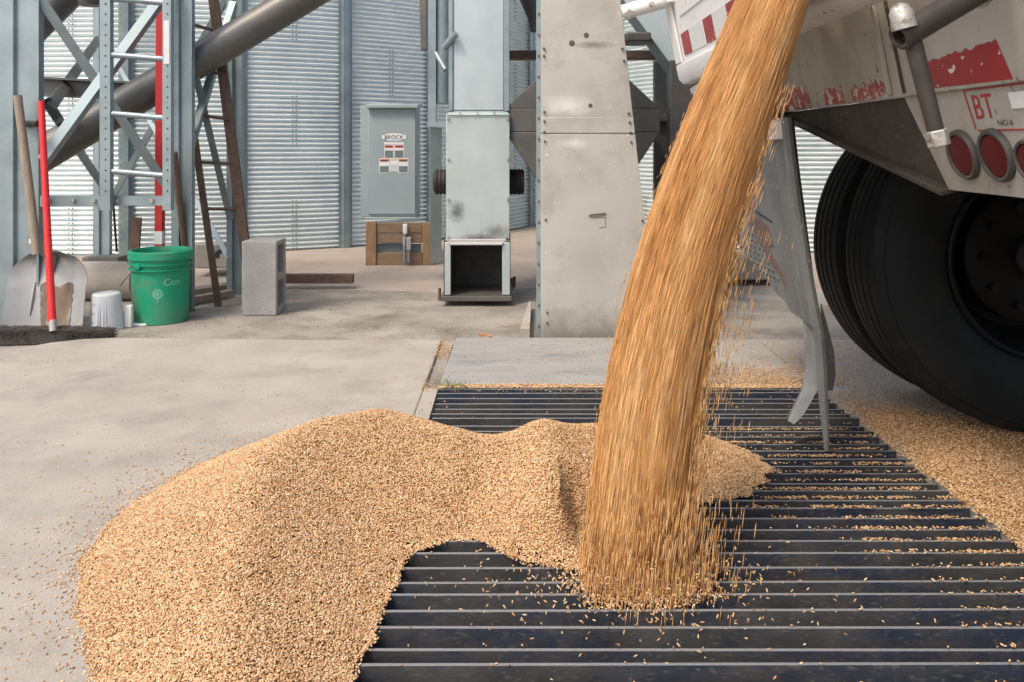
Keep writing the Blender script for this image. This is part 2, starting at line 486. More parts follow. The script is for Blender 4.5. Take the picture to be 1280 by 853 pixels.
MB().vox([-0.329, -0.2765], [PITY1 + 0.012, 3.945], [-0.21, -0.016], lambda *a: True).obj('concrete_joint', 'yard', kind='structure', smooth=0)
MB().vox([-0.329, PITX0], [PITY0, PITY1 + 0.01], [-0.21, -0.002], lambda *a: True).obj('concrete_curb', 'concrete', kind='structure', smooth=0)
MB().vox([0.80, PITX1 - 0.001], [PITY1 + 0.01, 3.938], [-0.21, -0.001], lambda *a: True).obj('concrete_slab', 'concrete', kind='structure', smooth=0)
MB().prism([(-0.275, 3.19, -0.1), (0.795, 3.19, -0.1), (0.795, 3.96, -0.1), (-0.262, 3.96, -0.1)], (0, 0, 0.106)).obj('cover_plate', 'plate', kind='structure', bevel=0.004, smooth=0)
# the pit under the grate
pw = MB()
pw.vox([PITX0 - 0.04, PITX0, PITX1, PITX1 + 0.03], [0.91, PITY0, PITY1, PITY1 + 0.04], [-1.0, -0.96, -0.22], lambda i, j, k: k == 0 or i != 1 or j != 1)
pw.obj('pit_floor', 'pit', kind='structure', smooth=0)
# pinkish raised pad that carries the bins
def padf(u, v):
    x_ = -14 + 24 * u
    y_ = [5.45, 5.8, 6.2, 6.6, 7.2, 16][int(round(v * 5))]
    z_ = [-0.034, -0.012, 0.012, 0.03, 0.034, 0.034][int(round(v * 5))]
    return (x_, y_ + 0.09 * math.sin(x_ * 2.3) * (v < 0.5) + 0.05 * math.sin(x_ * 5.1) * (v < 0.5), z_)


MB().sheet(padf, 80, 5).obj('foundation_pad', 'pad', kind='structure', smooth=60)

# ------------------------------------------------------------------ the grate, bar by bar
SP = 0.058
gr = thing('steel_grate', 'dark steel bar grate over the unloading pit, half buried by grain', 'grate', (0.44, 2.05, 0))
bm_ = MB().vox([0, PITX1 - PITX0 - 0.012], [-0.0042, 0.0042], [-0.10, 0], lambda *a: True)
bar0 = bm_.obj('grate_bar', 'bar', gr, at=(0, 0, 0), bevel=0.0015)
bar_y = []
y = 1.0
nb = 0
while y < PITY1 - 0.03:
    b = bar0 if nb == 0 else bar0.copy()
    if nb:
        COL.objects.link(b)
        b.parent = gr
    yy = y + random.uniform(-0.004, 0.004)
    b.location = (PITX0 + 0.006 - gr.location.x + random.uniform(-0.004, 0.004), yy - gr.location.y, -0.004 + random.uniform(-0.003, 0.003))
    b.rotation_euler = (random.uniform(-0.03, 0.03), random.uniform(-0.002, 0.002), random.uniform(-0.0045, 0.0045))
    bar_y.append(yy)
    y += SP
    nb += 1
fr = MB()
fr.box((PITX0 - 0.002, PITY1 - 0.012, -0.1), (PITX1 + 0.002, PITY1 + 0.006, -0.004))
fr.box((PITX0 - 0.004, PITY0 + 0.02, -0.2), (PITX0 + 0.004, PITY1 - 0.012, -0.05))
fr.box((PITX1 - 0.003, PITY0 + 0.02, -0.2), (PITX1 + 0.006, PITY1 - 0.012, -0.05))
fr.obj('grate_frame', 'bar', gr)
cb = MB()
for xx in (0.1, 0.45, 0.8):
    cb.box((xx - 0.03, PITY0 + 0.03, -0.28), (xx + 0.03, PITY1 - 0.02, -0.12))
cb.obj('support_beam', 'steel_dark', gr)

# ------------------------------------------------------------------ corrugated bins
PITCH, RIDGES = 0.04, 11
RING = PITCH * RIDGES


def make_bin(name, label, cx, cy, rad, nst, nring, group):
    t = thing(name, label, 'grain bin', (cx, cy, 0.015), group)
    a0 = math.atan2(-cy, -cx)
    dl = 2 * math.pi / nst
    seg = 8

    def pt(a, z, r):
        return (r * math.cos(a), r * math.sin(a), z)
    mb = MB()
    nz = RIDGES * 6

    def fn(u, v):
        z = v * RING
        return pt((u * 2 - 1) * dl * 1.01, z, rad + 0.0115 * math.cos(2 * math.pi * z / PITCH) + (0.0015 if u > 0.98 else 0))
    mb.sheet(fn, seg * 2, nz)
    sheet = mb.obj('wall_sheet', 'galv_sheet', t, at=(0, 0, 0), smooth=60)
    bt = MB()
    for i in range(RIDGES):
        for e in (-0.014, 0.016):
            a = -dl + e / rad
            c = Vector(pt(a, (i + 0.98) * PITCH, rad + 0.0105))
            n_ = Vector((math.cos(a), math.sin(a), 0))
            bt.tube(c - n_ * 0.004, c + n_ * 0.005, 0.0058, n=6)
    bolts = bt.obj('seam_bolts', 'steel_dark', sheet, at=(0, 0, 0), kind='stuff')
    bolts.location = (0, 0, 0)
    first = True
    for rg in range(nring):
        for k in range(nst // 2):
            a = a0 + dl * (2 * k + (0.5 if rg % 2 else 1.5))
            da = (a - a0 + math.pi) % (2 * math.pi) - math.pi
            o = sheet if first else sheet.copy()
            if not first:
                COL.objects.link(o)
                o.parent = t
                if abs(da) < 1.35 and rg < 6:
                    bo = bolts.copy()
                    COL.objects.link(bo)
                    bo.parent = o
            first = False
            o.location = (0, 0, rg * RING)
            o.rotation_euler = (0, 0, a)
    # upright stiffeners
    hgt = nring * RING
    sm = MB()
    pr = [(-0.06, 0.011), (-0.034, 0.011), (-0.026, 0.042), (0.026, 0.042), (0.034, 0.011), (0.06, 0.011),
          (0.06, 0.014), (0.036, 0.0145), (0.028, 0.046), (-0.028, 0.046), (-0.036, 0.0145), (-0.06, 0.014)]
    sm.prism([(rad + r, w, 0.0) for w, r in pr], (0, 0, hgt))
    for k in range(int(hgt / 0.06)):
        for w in (-0.047, 0.047):
            sm.tube((rad + 0.012, w, 0.03 + k * 0.06), (rad + 0.020, w, 0.03 + k * 0.06), 0.0055, n=6)
        if k % 2 == 0:
            sm.tube((rad + 0.044, 0, 0.05 + k * 0.06), (rad + 0.050, 0, 0.05 + k * 0.06), 0.005, n=6)
    st = sm.obj('stiffener', 'galv', t, at=(0, 0, 0))
    first = True
    for k in range(-nst // 4, nst // 4 + 1):
        o = st if first else st.copy()
        if not first:
            COL.objects.link(o)
            o.parent = t
        first = False
        o.location = (0, 0, 0)
        o.rotation_euler = (0, 0, a0 + k * dl)
    # roof cone above the frame
    rf = MB().lathe([(rad + 0.08, hgt - 0.02), (rad + 0.08, hgt + 0.02), (0.35, hgt + rad * 0.52), (0.0, hgt + rad * 0.54)], (cx, cy, 0.015), n=48)
    rf.obj('roof', 'galv', t)
    return t


make_bin('grain_bin', 'wide corrugated steel grain bin behind the ladder tower and electric cabinet', -3.45, 10.65, 3.9, 28, 11, 'corrugated grain bins')
make_bin('grain_bin', 'corrugated steel grain bin seen between the falling grain and the truck tyre', 2.81, 8.8, 1.9, 14, 11, 'corrugated grain bins')

# ------------------------------------------------------------------ electric cabinet on its timber stand
DC = 6.35
c = thing('electric_cabinet', 'grey metal electric cabinet with white and red warning stickers, fixed before the bin', 'cabinet', P(490, 275, DC + 0.1))
a, b = P(460, 268, DC), P(520, 132, DC)
MB().box((P(455, 0, DC + 0.16).x, DC + 0.012, a.z - 0.02), (b.x, DC + 0.3, b.z)).obj('case', 'cabinet', c, bevel=0.004)
MB().box((a.x, DC - 0.004, a.z), (b.x - 0.004, DC + 0.011, b.z - 0.02)).obj('door', 'cabinet', c, bevel=0.004)
MB().hexa([(a.x - 0.006, DC - 0.05, b.z - 0.022), (b.x + 0.02, DC - 0.05, b.z - 0.022), (b.x + 0.02, DC + 0.3, b.z + 0.003), (a.x - 0.006, DC + 0.3, b.z + 0.003),
           (a.x - 0.006, DC - 0.05, b.z + 0.004), (b.x + 0.02, DC - 0.05, b.z + 0.004), (b.x + 0.02, DC + 0.3, b.z + 0.028), (a.x - 0.006, DC + 0.3, b.z + 0.028)]).obj('hood', 'cabinet', c, bevel=0.003)
MB().box((a.x - 0.015, DC - 0.03, a.z - 0.035), (b.x + 0.01, DC + 0.25, a.z - 0.021)).obj('sill', 'cabinet', c, bevel=0.003)


def sticker(x0, y0, x1, y1, m, dz=0.001, parent=c, name='sticker', d=DC):
    p, q = P(x0, y1, d), P(x1, y0, d)
    return MB().box((p.x, d - 0.0045 - dz, p.z), (q.x, d - 0.0046, q.z)).obj(name, m, parent, smooth=0)


base = MB()
p0 = P(492.5, 171.5, DC)
base.prism([(p0.x + 0.098 * math.cos(t), DC - 0.0058, p0.z + 0.030 * math.sin(t)) for t in np.linspace(0, 2 * math.pi, 8, endpoint=False) + math.pi / 8], (0, 0.001, 0))
st = base.obj('sticker', 'white', c, smooth=0)


def ltext(s, x, y, hpx, m, d, parent, name='lettering', wide=1.0, yoff=0.0075):
    vs, fs = text_flat(s, 1.0)
    w = max(v[0] for v in vs)
    p = P(x, y, d)
    sc = hpx / F * d / 0.7
    return MB().add([(p.x + (v[0] - w / 2) * sc * wide, d - yoff, p.z + v[1] * sc) for v in vs], fs).obj(name, m, parent, smooth=0)


ltext('BROCK', 492.5, 174.2, 5.0, 'ink', DC, st, wide=1.0)
s1 = sticker(480, 178, 505, 181, 'white')
ltext('- - - - - - -', 492.5, 180.5, 2.0, 'slate', DC, s1, wide=1.0)
for xa, xb in ((480.5, 492.3), (493, 505)):
    s1 = sticker(xa, 181.5, xb, 197.5, 'white')
    sticker(xa + 0.8, 182.0, xb - 0.8, 184.8, 'ink_red', 0.002, s1, 'sticker_print')
    sticker(xa + 0.8, 188.3, xb - 0.8, 197.0, 'slate', 0.002, s1, 'sticker_print')
for xa, xb, m in ((474, 487, 'orange'), (487.3, 497.7, 'yellow'), (498, 510.5, 'orange')):
    s1 = sticker(xa, 198, xb, 216.5 if m == 'orange' else 215, 'white', 0.0012)
    sticker(xa + 0.8, 199, xb - 0.8, 202.3 if m == 'orange' else 200.6, m, 0.0022, s1, 'sticker_print')
    if m == 'orange':
        sticker(xa + 1.6, 200.2, xb - 1.6, 201.6, 'ink', 0.0028, s1, 'sticker_print')
        sticker(xa + 0.8, 207.8, xb - 0.8, 215.6, 'slate', 0.0022, s1, 'sticker_print')
    else:
        sticker(xa + 0.5, 205.5, xb - 0.5, 214.5, 'plastic', 0.0022, s1, 'sticker_print')

w = thing('timber_stand', 'brown timber frame of posts and planks under the electric cabinet', 'stand', G(500, 327, 0.015))
dw = 6.3


def plank(x0, y0, x1, y1, m, d=dw, t=0.04):
    p, q = P(x0, y1, d), P(x1, y0, d)
    return MB().box((p.x, d, p.z), (q.x, d + t, q.z)).obj('plank', m, w, bevel=0.004)


plank(457, 277.5, 470, 332, 'wood'); plank(528, 278.5, 543.5, 332, 'wood')
plank(470.3, 279, 527.7, 291, 'wood_across', dw + 0.012); plank(470.3, 291.7, 527.7, 304, 'wood_across', dw + 0.016); plank(470.3, 316.5, 527.7, 332, 'wood_across', dw + 0.012)
MB().box(P(471, 305, dw + 0.05), P(527, 316, dw + 0.06)).obj('back_panel', 'slate', w)
e = thing('socket_box', 'small grey outlet boxes and conduit mounted on the timber stand', 'outlet', P(508, 300, dw))
MB().box(P(503.5, 280.5, dw - 0.04), P(509.5, 292, dw - 0.003)).obj('cover', 'white', e, bevel=0.004)
MB().box(P(508, 297, dw - 0.06), P(514.5, 312, dw - 0.002)).obj('box', 'grey_box', e, bevel=0.004)
MB().box(P(503.3, 297, dw - 0.045), P(507.7, 307.5, dw - 0.002)).obj('box', 'grey_box', e, bevel=0.003)
for xx, ya in ((505.5, 307.5), (511, 312)):
    MB().tube(P(xx, ya - 1, dw - 0.03), P(xx, 328, dw - 0.03), 0.011).obj('conduit', 'galv', e)
MB().tube(P(506, 291.5, dw - 0.025), P(506, 297.5, dw - 0.025), 0.012).obj('conduit', 'galv', e)

# ------------------------------------------------------------------ bucket elevator leg with open boot
DE = 4.97
b = thing('elevator_leg', 'upright galvanized elevator casing with a sooty open boot at its foot', 'grain elevator', G(597, 375))


def pb(x0, y0, x1, y1, d0, d1, name, m, parent=b, bevel=0.003):
    p, q = P(x0, y1, d0), P(x1, y0, d0)
    return MB().box((p.x, d0, p.z), (q.x, d1, q.z)).obj(name, m, parent, bevel=bevel)


pb(557.5, 143, 637, 300, DE, DE + 0.42, 'lower_casing', 'duct_low')
up = pb(566.5, -170, 629.5, 138, DE + 0.025, DE + 0.39, 'upper_casing', 'duct')
pb(560.5, -170, 566.2, 139, DE + 0.015, DE + 0.075, 'flange', 'galv')
pb(629.8, -170, 637, 139, DE + 0.02, DE + 0.08, 'flange', 'galv')
p, q = P(558, 144, DE), P(637, 138, DE)
MB().hexa([(p.x, DE - 0.012, p.z), (q.x, DE - 0.012, p.z), (q.x, DE + 0.41, p.z), (p.x, DE + 0.41, p.z),
           (p.x + 0.02, DE + 0.035, q.z), (q.x - 0.02, DE + 0.035, q.z), (q.x - 0.02, DE + 0.4, q.z), (p.x + 0.02, DE + 0.4, q.z)]).obj('collar', 'duct', b, bevel=0.002)
p, q = P(555, 372, DE), P(638, 300.5, DE)
xi0, xi1 = P(563.5, 0, DE).x, P(627.5, 0, DE).x
MB().vox([p.x, xi0, xi1, q.x], [DE - 0.03, DE + 0.36, DE + 0.40], [p.z, p.z + 0.012, q.z - 0.006, q.z],
         lambda i, j, k: i != 1 or j == 1 or k != 1).obj('boot', 'soot', b, bevel=0.002)
for x0_, x1_ in ((556, 563.3), (627.7, 637.5)):
    pb(x0_, 303, x1_, 369, DE - 0.036, DE - 0.031, 'side_plate', 'duct')
lz = P(0, 300, DE).z
MB().hexa([(xi0 - 0.0, DE - 0.06, lz - 0.024), (xi1, DE - 0.06, lz - 0.024), (xi1 + 0.03, DE - 0.002, lz), (xi0 - 0.03, DE - 0.002, lz),
           (xi0 - 0.0, DE - 0.06, lz - 0.018), (xi1, DE - 0.06, lz - 0.018), (xi1 + 0.03, DE - 0.002, lz + 0.006), (xi0 - 0.03, DE - 0.002, lz + 0.006)]).obj('lip', 'galv_dull', b)
pb(551, 371, 640, 377, DE - 0.06, DE + 0.42, 'base_plate', 'steel_dark')
for bx, by in ((560.5, 149), (634.5, 149), (560.5, 199), (634.5, 199), (560.5, 249), (634.5, 249), (560.5, 297), (633, 297)):
    q = P(bx, by, DE)
    MB().tube(q + Vector((0, 0.002, 0)), q - Vector((0, 0.012, 0)), 0.010, 0.008, n=6).obj('bolt', 'zinc', b)
for bx in (575, 597, 618):
    q = P(bx, 141, DE - 0.01)
    MB().tube(q, q - Vector((0, 0.012, 0)), 0.008, n=6).obj('bolt', 'zinc', b)
for bx in (645, 552):
    q = P(bx, 227.5, DE + 0.18)
    MB().lathe([(0.0, -0.05), (0.05, -0.05), (0.072, -0.04)] + [(0.075 + 0.006 * (k % 2), -0.04 + k * 0.012) for k in range(8)] + [(0.06, 0.05), (0.0, 0.05)], q, 'x', n=14).obj('bearing', 'black', b)
# steel uprights, pipes and pegs beside the leg
sp = thing('steel_upright', 'slim galvanized upright with pegs beside the elevator casing', 'post', P(540, 330, 5.5))
MB().angle(P(540, -170, 5.4), P(540, 158, 5.4), 0.05, 0.006).obj('upright', 'galv', sp)
MB().angle(P(545, 160, 5.45), P(545, 329, 5.75), 0.075, 0.006).obj('lower_upright', 'galv', sp)
MB().box(P(534, 153, 5.38), P(560, 159, 5.44)).obj('bracket', 'galv', sp)
MB().tube(P(555, 60, 5.0), P(570, 42, 4.95), 0.021).obj('peg', 'galv', sp)
MB().tube(P(545, 67, 5.2), P(557, 88, 5.1), 0.016).obj('peg', 'galv', sp)
MB().tube(P(551, 130, 5.5), P(553, -170, 5.5), 0.075, n=20).obj('round_duct', 'galv', sp)
MB().tube(P(527, -170, 6.0), P(534, 62, 6.0), 0.045, n=16).obj('side_pipe', 'tube', sp)
for (x_, y0_, y1_) in ((549.5, 362, 376), (639.5, 346, 362), (642.8, 342, 360)):
    q0 = G(x_, y1_, -0.03)
    tag(MB().tube(q0, q0 + Vector((0, 0, 0.075)), 0.010, n=8).obj('anchor_pin', 'rust', bevel=0), {549.5: 'rusty anchor pin at the outer left foot of the sooty boot', 639.5: 'shorter rusty pin close beside the boot, right side', 642.8: 'rusty pin standing further from the boot near the tapered chute'}[x_], 'pin', 'rusty pins round the elevator boot')

# ------------------------------------------------------------------ tapered chute housing
DH = 3.99
h = thing('chute_housing', 'tall tapered grey sheet metal housing standing behind the grate', 'conveyor housing', G(740, 424, -0.03))
zt, zm0, zm1, zb = 2.5, P(0, 168, DH).z, P(0, 147, DH).z, -0.04
xl = P(676, 0, DH).x
xr = lambda z: P(776, 0, DH).x + (P(0, 0, DH).z - z) * (30 / 280.0)


def slab_h(z0, z1, y, t, name, m='housing'):
    return MB().hexa([(xl, y, z0), (xr(z0), y, z0), (xr(z0), y + t, z0), (xl, y + t, z0), (xl, y, z1), (xr(z1), y, z1), (xr(z1), y + t, z1), (xl, y + t, z1)]).obj(name, m, h, bevel=0.002)


slab_h(zb, zm0, DH, 0.45, 'lower_panel')
slab_h(zm0 + 0.002, zt, DH + 0.006, 0.44, 'upper_panel')
slab_h(zm0 + 0.006, zm1, DH + 0.002, 0.003, 'joint_strip')
MB().box((xl - 0.02, DH + 0.03, zb), (xl - 0.0005, DH + 0.06, zt)).obj('flange', 'galv', h)
k = 0
for by in range(-60, 420, 26):
    q = P(673.5, by, DH + 0.03)
    MB().tube(q, q - Vector((0, 0.008, 0)), 0.006, n=6).obj('bolt', 'steel_dark', h)
for bx, by in ((680, 61), (778, 61), (680.5, 140), (786, 142), (680.5, 152), (787, 153), (680.5, 165), (788, 166), (681, 177), (789, 178), (682, 275), (803, 276), (684, 391), (684, 404), (780, 76), (680, 70)):
    q = P(bx, by, DH)
    MB().tube(q + Vector((0, 0.004, 0)), q - Vector((0, 0.007, 0)), 0.0065, 0.005, n=6).obj('bolt', 'steel_dark', h)
# dents and a peeled edge on the face
for bx, by, rx, ry in ((733, 44, 3.2, 1.6), (715, 54, 3.6, 2.2), (738, 132, 2.6, 1.8)):
    q = P(bx, by, DH - 0.0005)
    MB().lathe([(0.0, -0.0008), (rx / F * DH, -0.0004), (rx / F * DH * 1.1, 0.003)], (q.x, q.y + 0.005, q.z), 'y', n=12).obj('dark_spot', 'steel_dark', h)
MB().path([P(736, 270, DH - 0.004), P(740, 268.5, DH - 0.007), P(748, 268, DH - 0.007), P(757, 267, DH - 0.004)], 0.004, 6).obj('hook', 'steel_dark', h)
MB().path([P(741, 272, DH - 0.001), P(757, 272, DH - 0.001), P(757, 284, DH - 0.001), P(749, 285, DH - 0.001)], 0.0012, 4).obj('scratch_wire', 'steel_dark', h)
tag(MB().prism([G(650, 424, -0.03), G(662, 424, -0.03), G(664, 388, -0.03), G(661, 388, -0.03)], (0, 0, 0.05)).obj('curb_block', 'concrete', smooth=0), 'low pale concrete curb beside the foot of the tapered housing', 'curb')

# ------------------------------------------------------------------ steel frame, hopper and spout behind the housing
f_ = thing('support_framework', 'dark steel frame of beams behind the tapered chute housing', 'frame', (0.7, 5.6, 0))
MB().box(P(630, 63, 5.6), P(905, 76, 5.75)).obj('beam', 'rust', f_, bevel=0.004)
MB().box(P(818, 76, 5.6), P(832, 330, 5.66)).obj('post', 'tube', f_, bevel=0.004)
MB().box(P(790, 144, 5.55), P(905, 152, 5.62)).obj('cross_beam', 'steel_dark', f_, bevel=0.004)
MB().box(P(838, 150, 5.55), P(852, 340, 5.6)).obj('post', 'steel_dark', f_, bevel=0.004)
hp = MB()
cx_, cy_ = P(725, 0, 5.2).x, 5.25
r0, r1 = 0.12, 0.52
zc0, zc1, zc2 = P(0, 245, 5.2).z, P(0, 150, 5.2).z, P(0, 110, 5.2).z
mkq = lambda r, z: [(cx_ - r, cy_ - 0.25, z), (cx_ + r, cy_ - 0.25, z), (cx_ + r, cy_ + 0.25, z), (cx_ - r, cy_ + 0.25, z)]
hp.hexa(mkq(0.16, zc0 - 0.06) + mkq(0.46, zc1 - 0.08))
hp.hexa(mkq(0.46, zc1 - 0.078) + mkq(0.46, zc1 + 0.06))
hp.hexa(mkq(0.46, zc1 + 0.062) + mkq(0.16, zc1 + 0.34))
tag(hp.obj('transfer_hopper', 'steel_dark', at=(cx_, cy_, zc0), bevel=0.004), 'dark steel hopper with sloping sides half hidden behind the housing', 'hopper')
tag(MB().box(P(783, 40, 5.0), P(806, 58, 5.25)).obj('motor_housing', 'steel_dark', at=P(795, 58, 5.1), bevel=0.01), 'small dark motor box sticking out beside the housing top', 'motor')
tag(MB().tube(P(655, -40, 5.4), P(668, 22, 5.4), 0.11, 0.045, n=18).tube(P(668, 22, 5.4), P(669, 40, 5.4), 0.045, 0.03, n=14).obj('cone_spout', 'steel_dark', at=P(668, 40, 5.4)), 'dark cone spout hanging by the top left of the housing', 'spout')
spt = thing('square_spout', 'wide grey slanting spout behind the raised tailgate', 'spout', P(905, 180, 5.3))
MB().bar(P(775, -40, 5.3), P(915, 150, 5.1), 0.26, 0.26, (0, -1, 0)).obj('spout_tube', 'cabinet', spt, bevel=0.004)
MB().box(P(838, 75, 5.02), P(905, 335, 5.14)).obj('lower_panel', 'tube', spt, bevel=0.004)
pst = tag(MB().box(P(930, 160, 6.2), P(941, 330, 6.28)).obj('round_post', 'galv', at=P(936, 330, 6.2), bevel=0.004), 'grey post against the bin between grain stream and mud flap', 'post')
tag(MB().box(P(880, 322, 5.6), P(962, 342, 5.9)).obj('concrete_ledge', 'concrete', at=P(920, 345, 5.6), bevel=0.01), 'low concrete ledge at the foot of the bin behind the falling grain', 'ledge')

# ------------------------------------------------------------------ tower, tubes, ladders at the left
DF, DB = 4.3, 5.3
t = thing('support_tower', 'galvanized lattice tower of braced legs at the left edge', 'tower', (-2.1, 4.8, -0.03))


def channel_leg(x0, x1, d, y1, mats=('galv', 'galv')):
    """formed leg: web with two returned flanges and ribs"""
    m = MB()
    a, e = P(x0, 0, d).x, P(x1, 0, d).x
    zb_, zt_ = P(0, y1, d).z, 3.2
    w_ = e - a
    pr = [(0, 0), (0.36 * w_, 0), (0.40 * w_, 0.02), (0.92 * w_, 0.02), (0.94 * w_, -0.004), (w_, -0.004), (w_, 0.045), (w_ - 0.006, 0.045), (w_ - 0.006, 0.002),
          (0.955 * w_, 0.002), (0.935 * w_, 0.026), (0.385 * w_, 0.026), (0.345 * w_, 0.006), (0.006, 0.006), (0.006, 0.045), (0, 0.045)]
    m.prism([(a + u, d + v, zb_) for u, v in pr], (0, 0, zt_ - zb_))
    return m


channel_leg(-2, 49, DF, 420).obj('leg', 'galv', t, bevel=0.0015)
channel_leg(214, 240, 4.72, 388).obj('leg', 'galv', t, bevel=0.0015)
channel_leg(283, 303, DB, 372).obj('leg', 'galv', t, bevel=0.0015)
channel_leg(116, 137, 6.45, 326).obj('leg', 'galv', t, bevel=0.0015)


def brace(a, b, w=0.05, m='galv'):
    MB().angle(a, b, w, 0.006).obj('brace', m, t)


brace(P(46, -8, DF), P(212, 238, 4.68)); brace(P(52, 200, DF - 0.012), P(212, -20, 4.66))
brace(P(55, 134, DF + 0.1), P(118, 48, 6.38), 0.05, 'tube'); brace(P(54, 132, DF + 0.12), P(124, 234, 6.38))
brace(P(232, 42, 4.76), P(288, 275, DB - 0.05), 0.04); brace(P(232, 196, 4.78), P(291, 2, DB - 0.05), 0.04)
brace(P(132, 55, 6.4), P(286, 322, DB), 0.035); brace(P(132, 260, 6.42), P(286, -10, DB + 0.02), 0.035)
MB().box(P(50, 245, DF - 0.02), P(127, 258.5, DF - 0.01)).obj('cross_bar', 'galv', t); MB().box(P(139, 245, DF + 0.0), P(207, 257, DF + 0.01)).obj('cross_bar', 'galv', t)
for bx in (62, 92, 118, 148, 190):
    q = P(bx, 251, DF - 0.021 if bx < 130 else DF)
    MB().tube(q, q - Vector((0, 0.012, 0)), 0.011, n=6).obj('bolt', 'zinc', t)
be = MB()
q0, q1 = P(40, 97, 4.9), P(170, 104, 4.9)
for dz, tt in ((0, 0.012), (-0.05, 0.03), (-0.1, 0.012)):
    be.bar(q0 + Vector((0, 0.03 if tt > 0.02 else 0, dz)), q1 + Vector((0, 0.03 if tt > 0.02 else 0, dz)), 0.06 if tt < 0.02 else 0.02, tt if tt < 0.02 else 0.09)
be.obj('channel_beam', 'tube', t)
MB().tube(P(30, 155, DF + 0.01), P(48, 155, DF - 0.1), 0.017).obj('peg', 'pipe', t)
LP = P(0, 358, 5.15)
MB()
pcp = MB().lathe([(0.118, 0.0), (0.118, 0.52), (0.085, 0.52), (0.085, 0.0)], (0, 0, 0), 'x', n=36, closed=True)
pcp.v = [(v[0] + P(66, 0, 5.15).x, v[1] + 5.15, v[2] + 0.085) for v in pcp.v]
tag(pcp.obj('concrete_pipe', 'concrete', at=(-2.5, 5.15, -0.03), smooth=50), 'low grey concrete pipe lying across behind the white cup', 'pipe')
pl_ = thing('anchor_plates', 'stacked dark round plates at the foot of the back tower leg', 'plate', P(138, 327, 6.35))
MB().lathe([(0, 0.045), (0.14, 0.045), (0.15, 0.04), (0.15, 0.0), (0, 0.0)], P(130, 325, 6.45) - Vector((0, 0, 0.02)), n=28).obj('plate_disc', 'steel_dark', pl_)
MB().lathe([(0.10, 0.0), (0.22, 0.0), (0.225, 0.012), (0.21, 0.025), (0.10, 0.025)], P(142, 330, 6.3) - Vector((0, 0, 0.02)), n=28, closed=True).obj('plate_ring', 'tube', pl_)

au = thing('auger_tube', 'thick grey auger tube rising diagonally behind the tower ladder', 'auger', P(40, 203, 4.75))
MB().tube(P(10, 219, 4.72), P(470, -58, 5.1), 0.098, n=28).obj('tube', 'tube', au)
for u in (0.42, 0.9):
    q = P(10, 219, 4.72).lerp(P(470, -58, 5.1), u)
    dd = (P(470, -58, 5.1) - P(10, 219, 4.72)).normalized()
    MB().tube(q - dd * 0.025, q + dd * 0.025, 0.102, n=28).obj('joint_band', 'tube', au)
tag(MB().tube(P(0, 74, 5.0), P(150, -75, 5.2), 0.1, n=24).obj('upper_tube', 'tube', at=P(40, 30, 5.0)), 'grey tube crossing the top left corner behind the left tower leg', 'tube')
tag(MB().lathe([(0, 0.05), (0.05, 0.045), (0.07, 0.0), (0.06, -0.03), (0, -0.03)], P(113, 1, 5.0), 'z', n=16).obj('pipe_cap', 'steel_dark', at=P(113, 1, 5.0)), 'dark round cap at the top edge above the tower cross', 'cap')

ld = thing('tower_ladder', 'fixed galvanized ladder with round rungs on the lattice tower', 'ladder', P(168, 262, DF - 0.06))
for x0_, x1_ in ((124.5, 137.5), (203, 213.5)):
    m = MB()
    a, e = P(x0_, 0, DF - 0.06).x, P(x1_, 0, DF - 0.06).x
    zb_, zt_ = P(0, 262, DF).z, 3.0
    m.prism([(a, DF - 0.06, zb_), (e, DF - 0.06, zb_), (e, DF - 0.02, zb_), (e - 0.005, DF - 0.02, zb_), (e - 0.005, DF - 0.055, zb_), (a + 0.005, DF - 0.055, zb_), (a + 0.005, DF - 0.02, zb_), (a, DF - 0.02, zb_)], (0, 0, zt_ - zb_))
    m.obj('rail', 'galv', ld)
    holes = MB()
    for k in range(24):
        yy = -60 + k * 13.0
        if yy < 258:
            q = P((x0_ + x1_) / 2 + 1, yy, DF - 0.06)
            holes.tube(q + Vector((0, 0.002, 0)), q - Vector((0, 0.0015, 0)), 0.0055, n=8)
    holes.obj('rail_bolts', 'steel_dark', ld, kind='stuff')
for yy in (-70, 3, 73.5, 147, 219):
    MB().tube(P(137, yy - 5, DF - 0.04), P(208, yy + 1, DF - 0.04), 0.0155, n=12).obj('rung', 'galv', ld)
MB().box(P(204.5, 26, DF - 0.0635), P(212, 80, DF - 0.0605)).obj('decal', 'tape_white', ld)
po = thing('red_pole', 'thin red metal pole with a white band behind the ladder', 'pole', G(199.5, 372, -0.03))
qa, qb = P(199.2, 372, 4.75), P(202.5, -160, 4.75)
MB().bar(qa, qb, 0.043, 0.043, (0, -1, 0)).obj('shaft', 'red_old', po, bevel=0.002)
qc, qd = qa.lerp(qb, 67 / 532), qa.lerp(qb, 83 / 532)
MB().bar(qc, qd, 0.045, 0.045, (0, -1, 0)).obj('white_band', 'white', po)

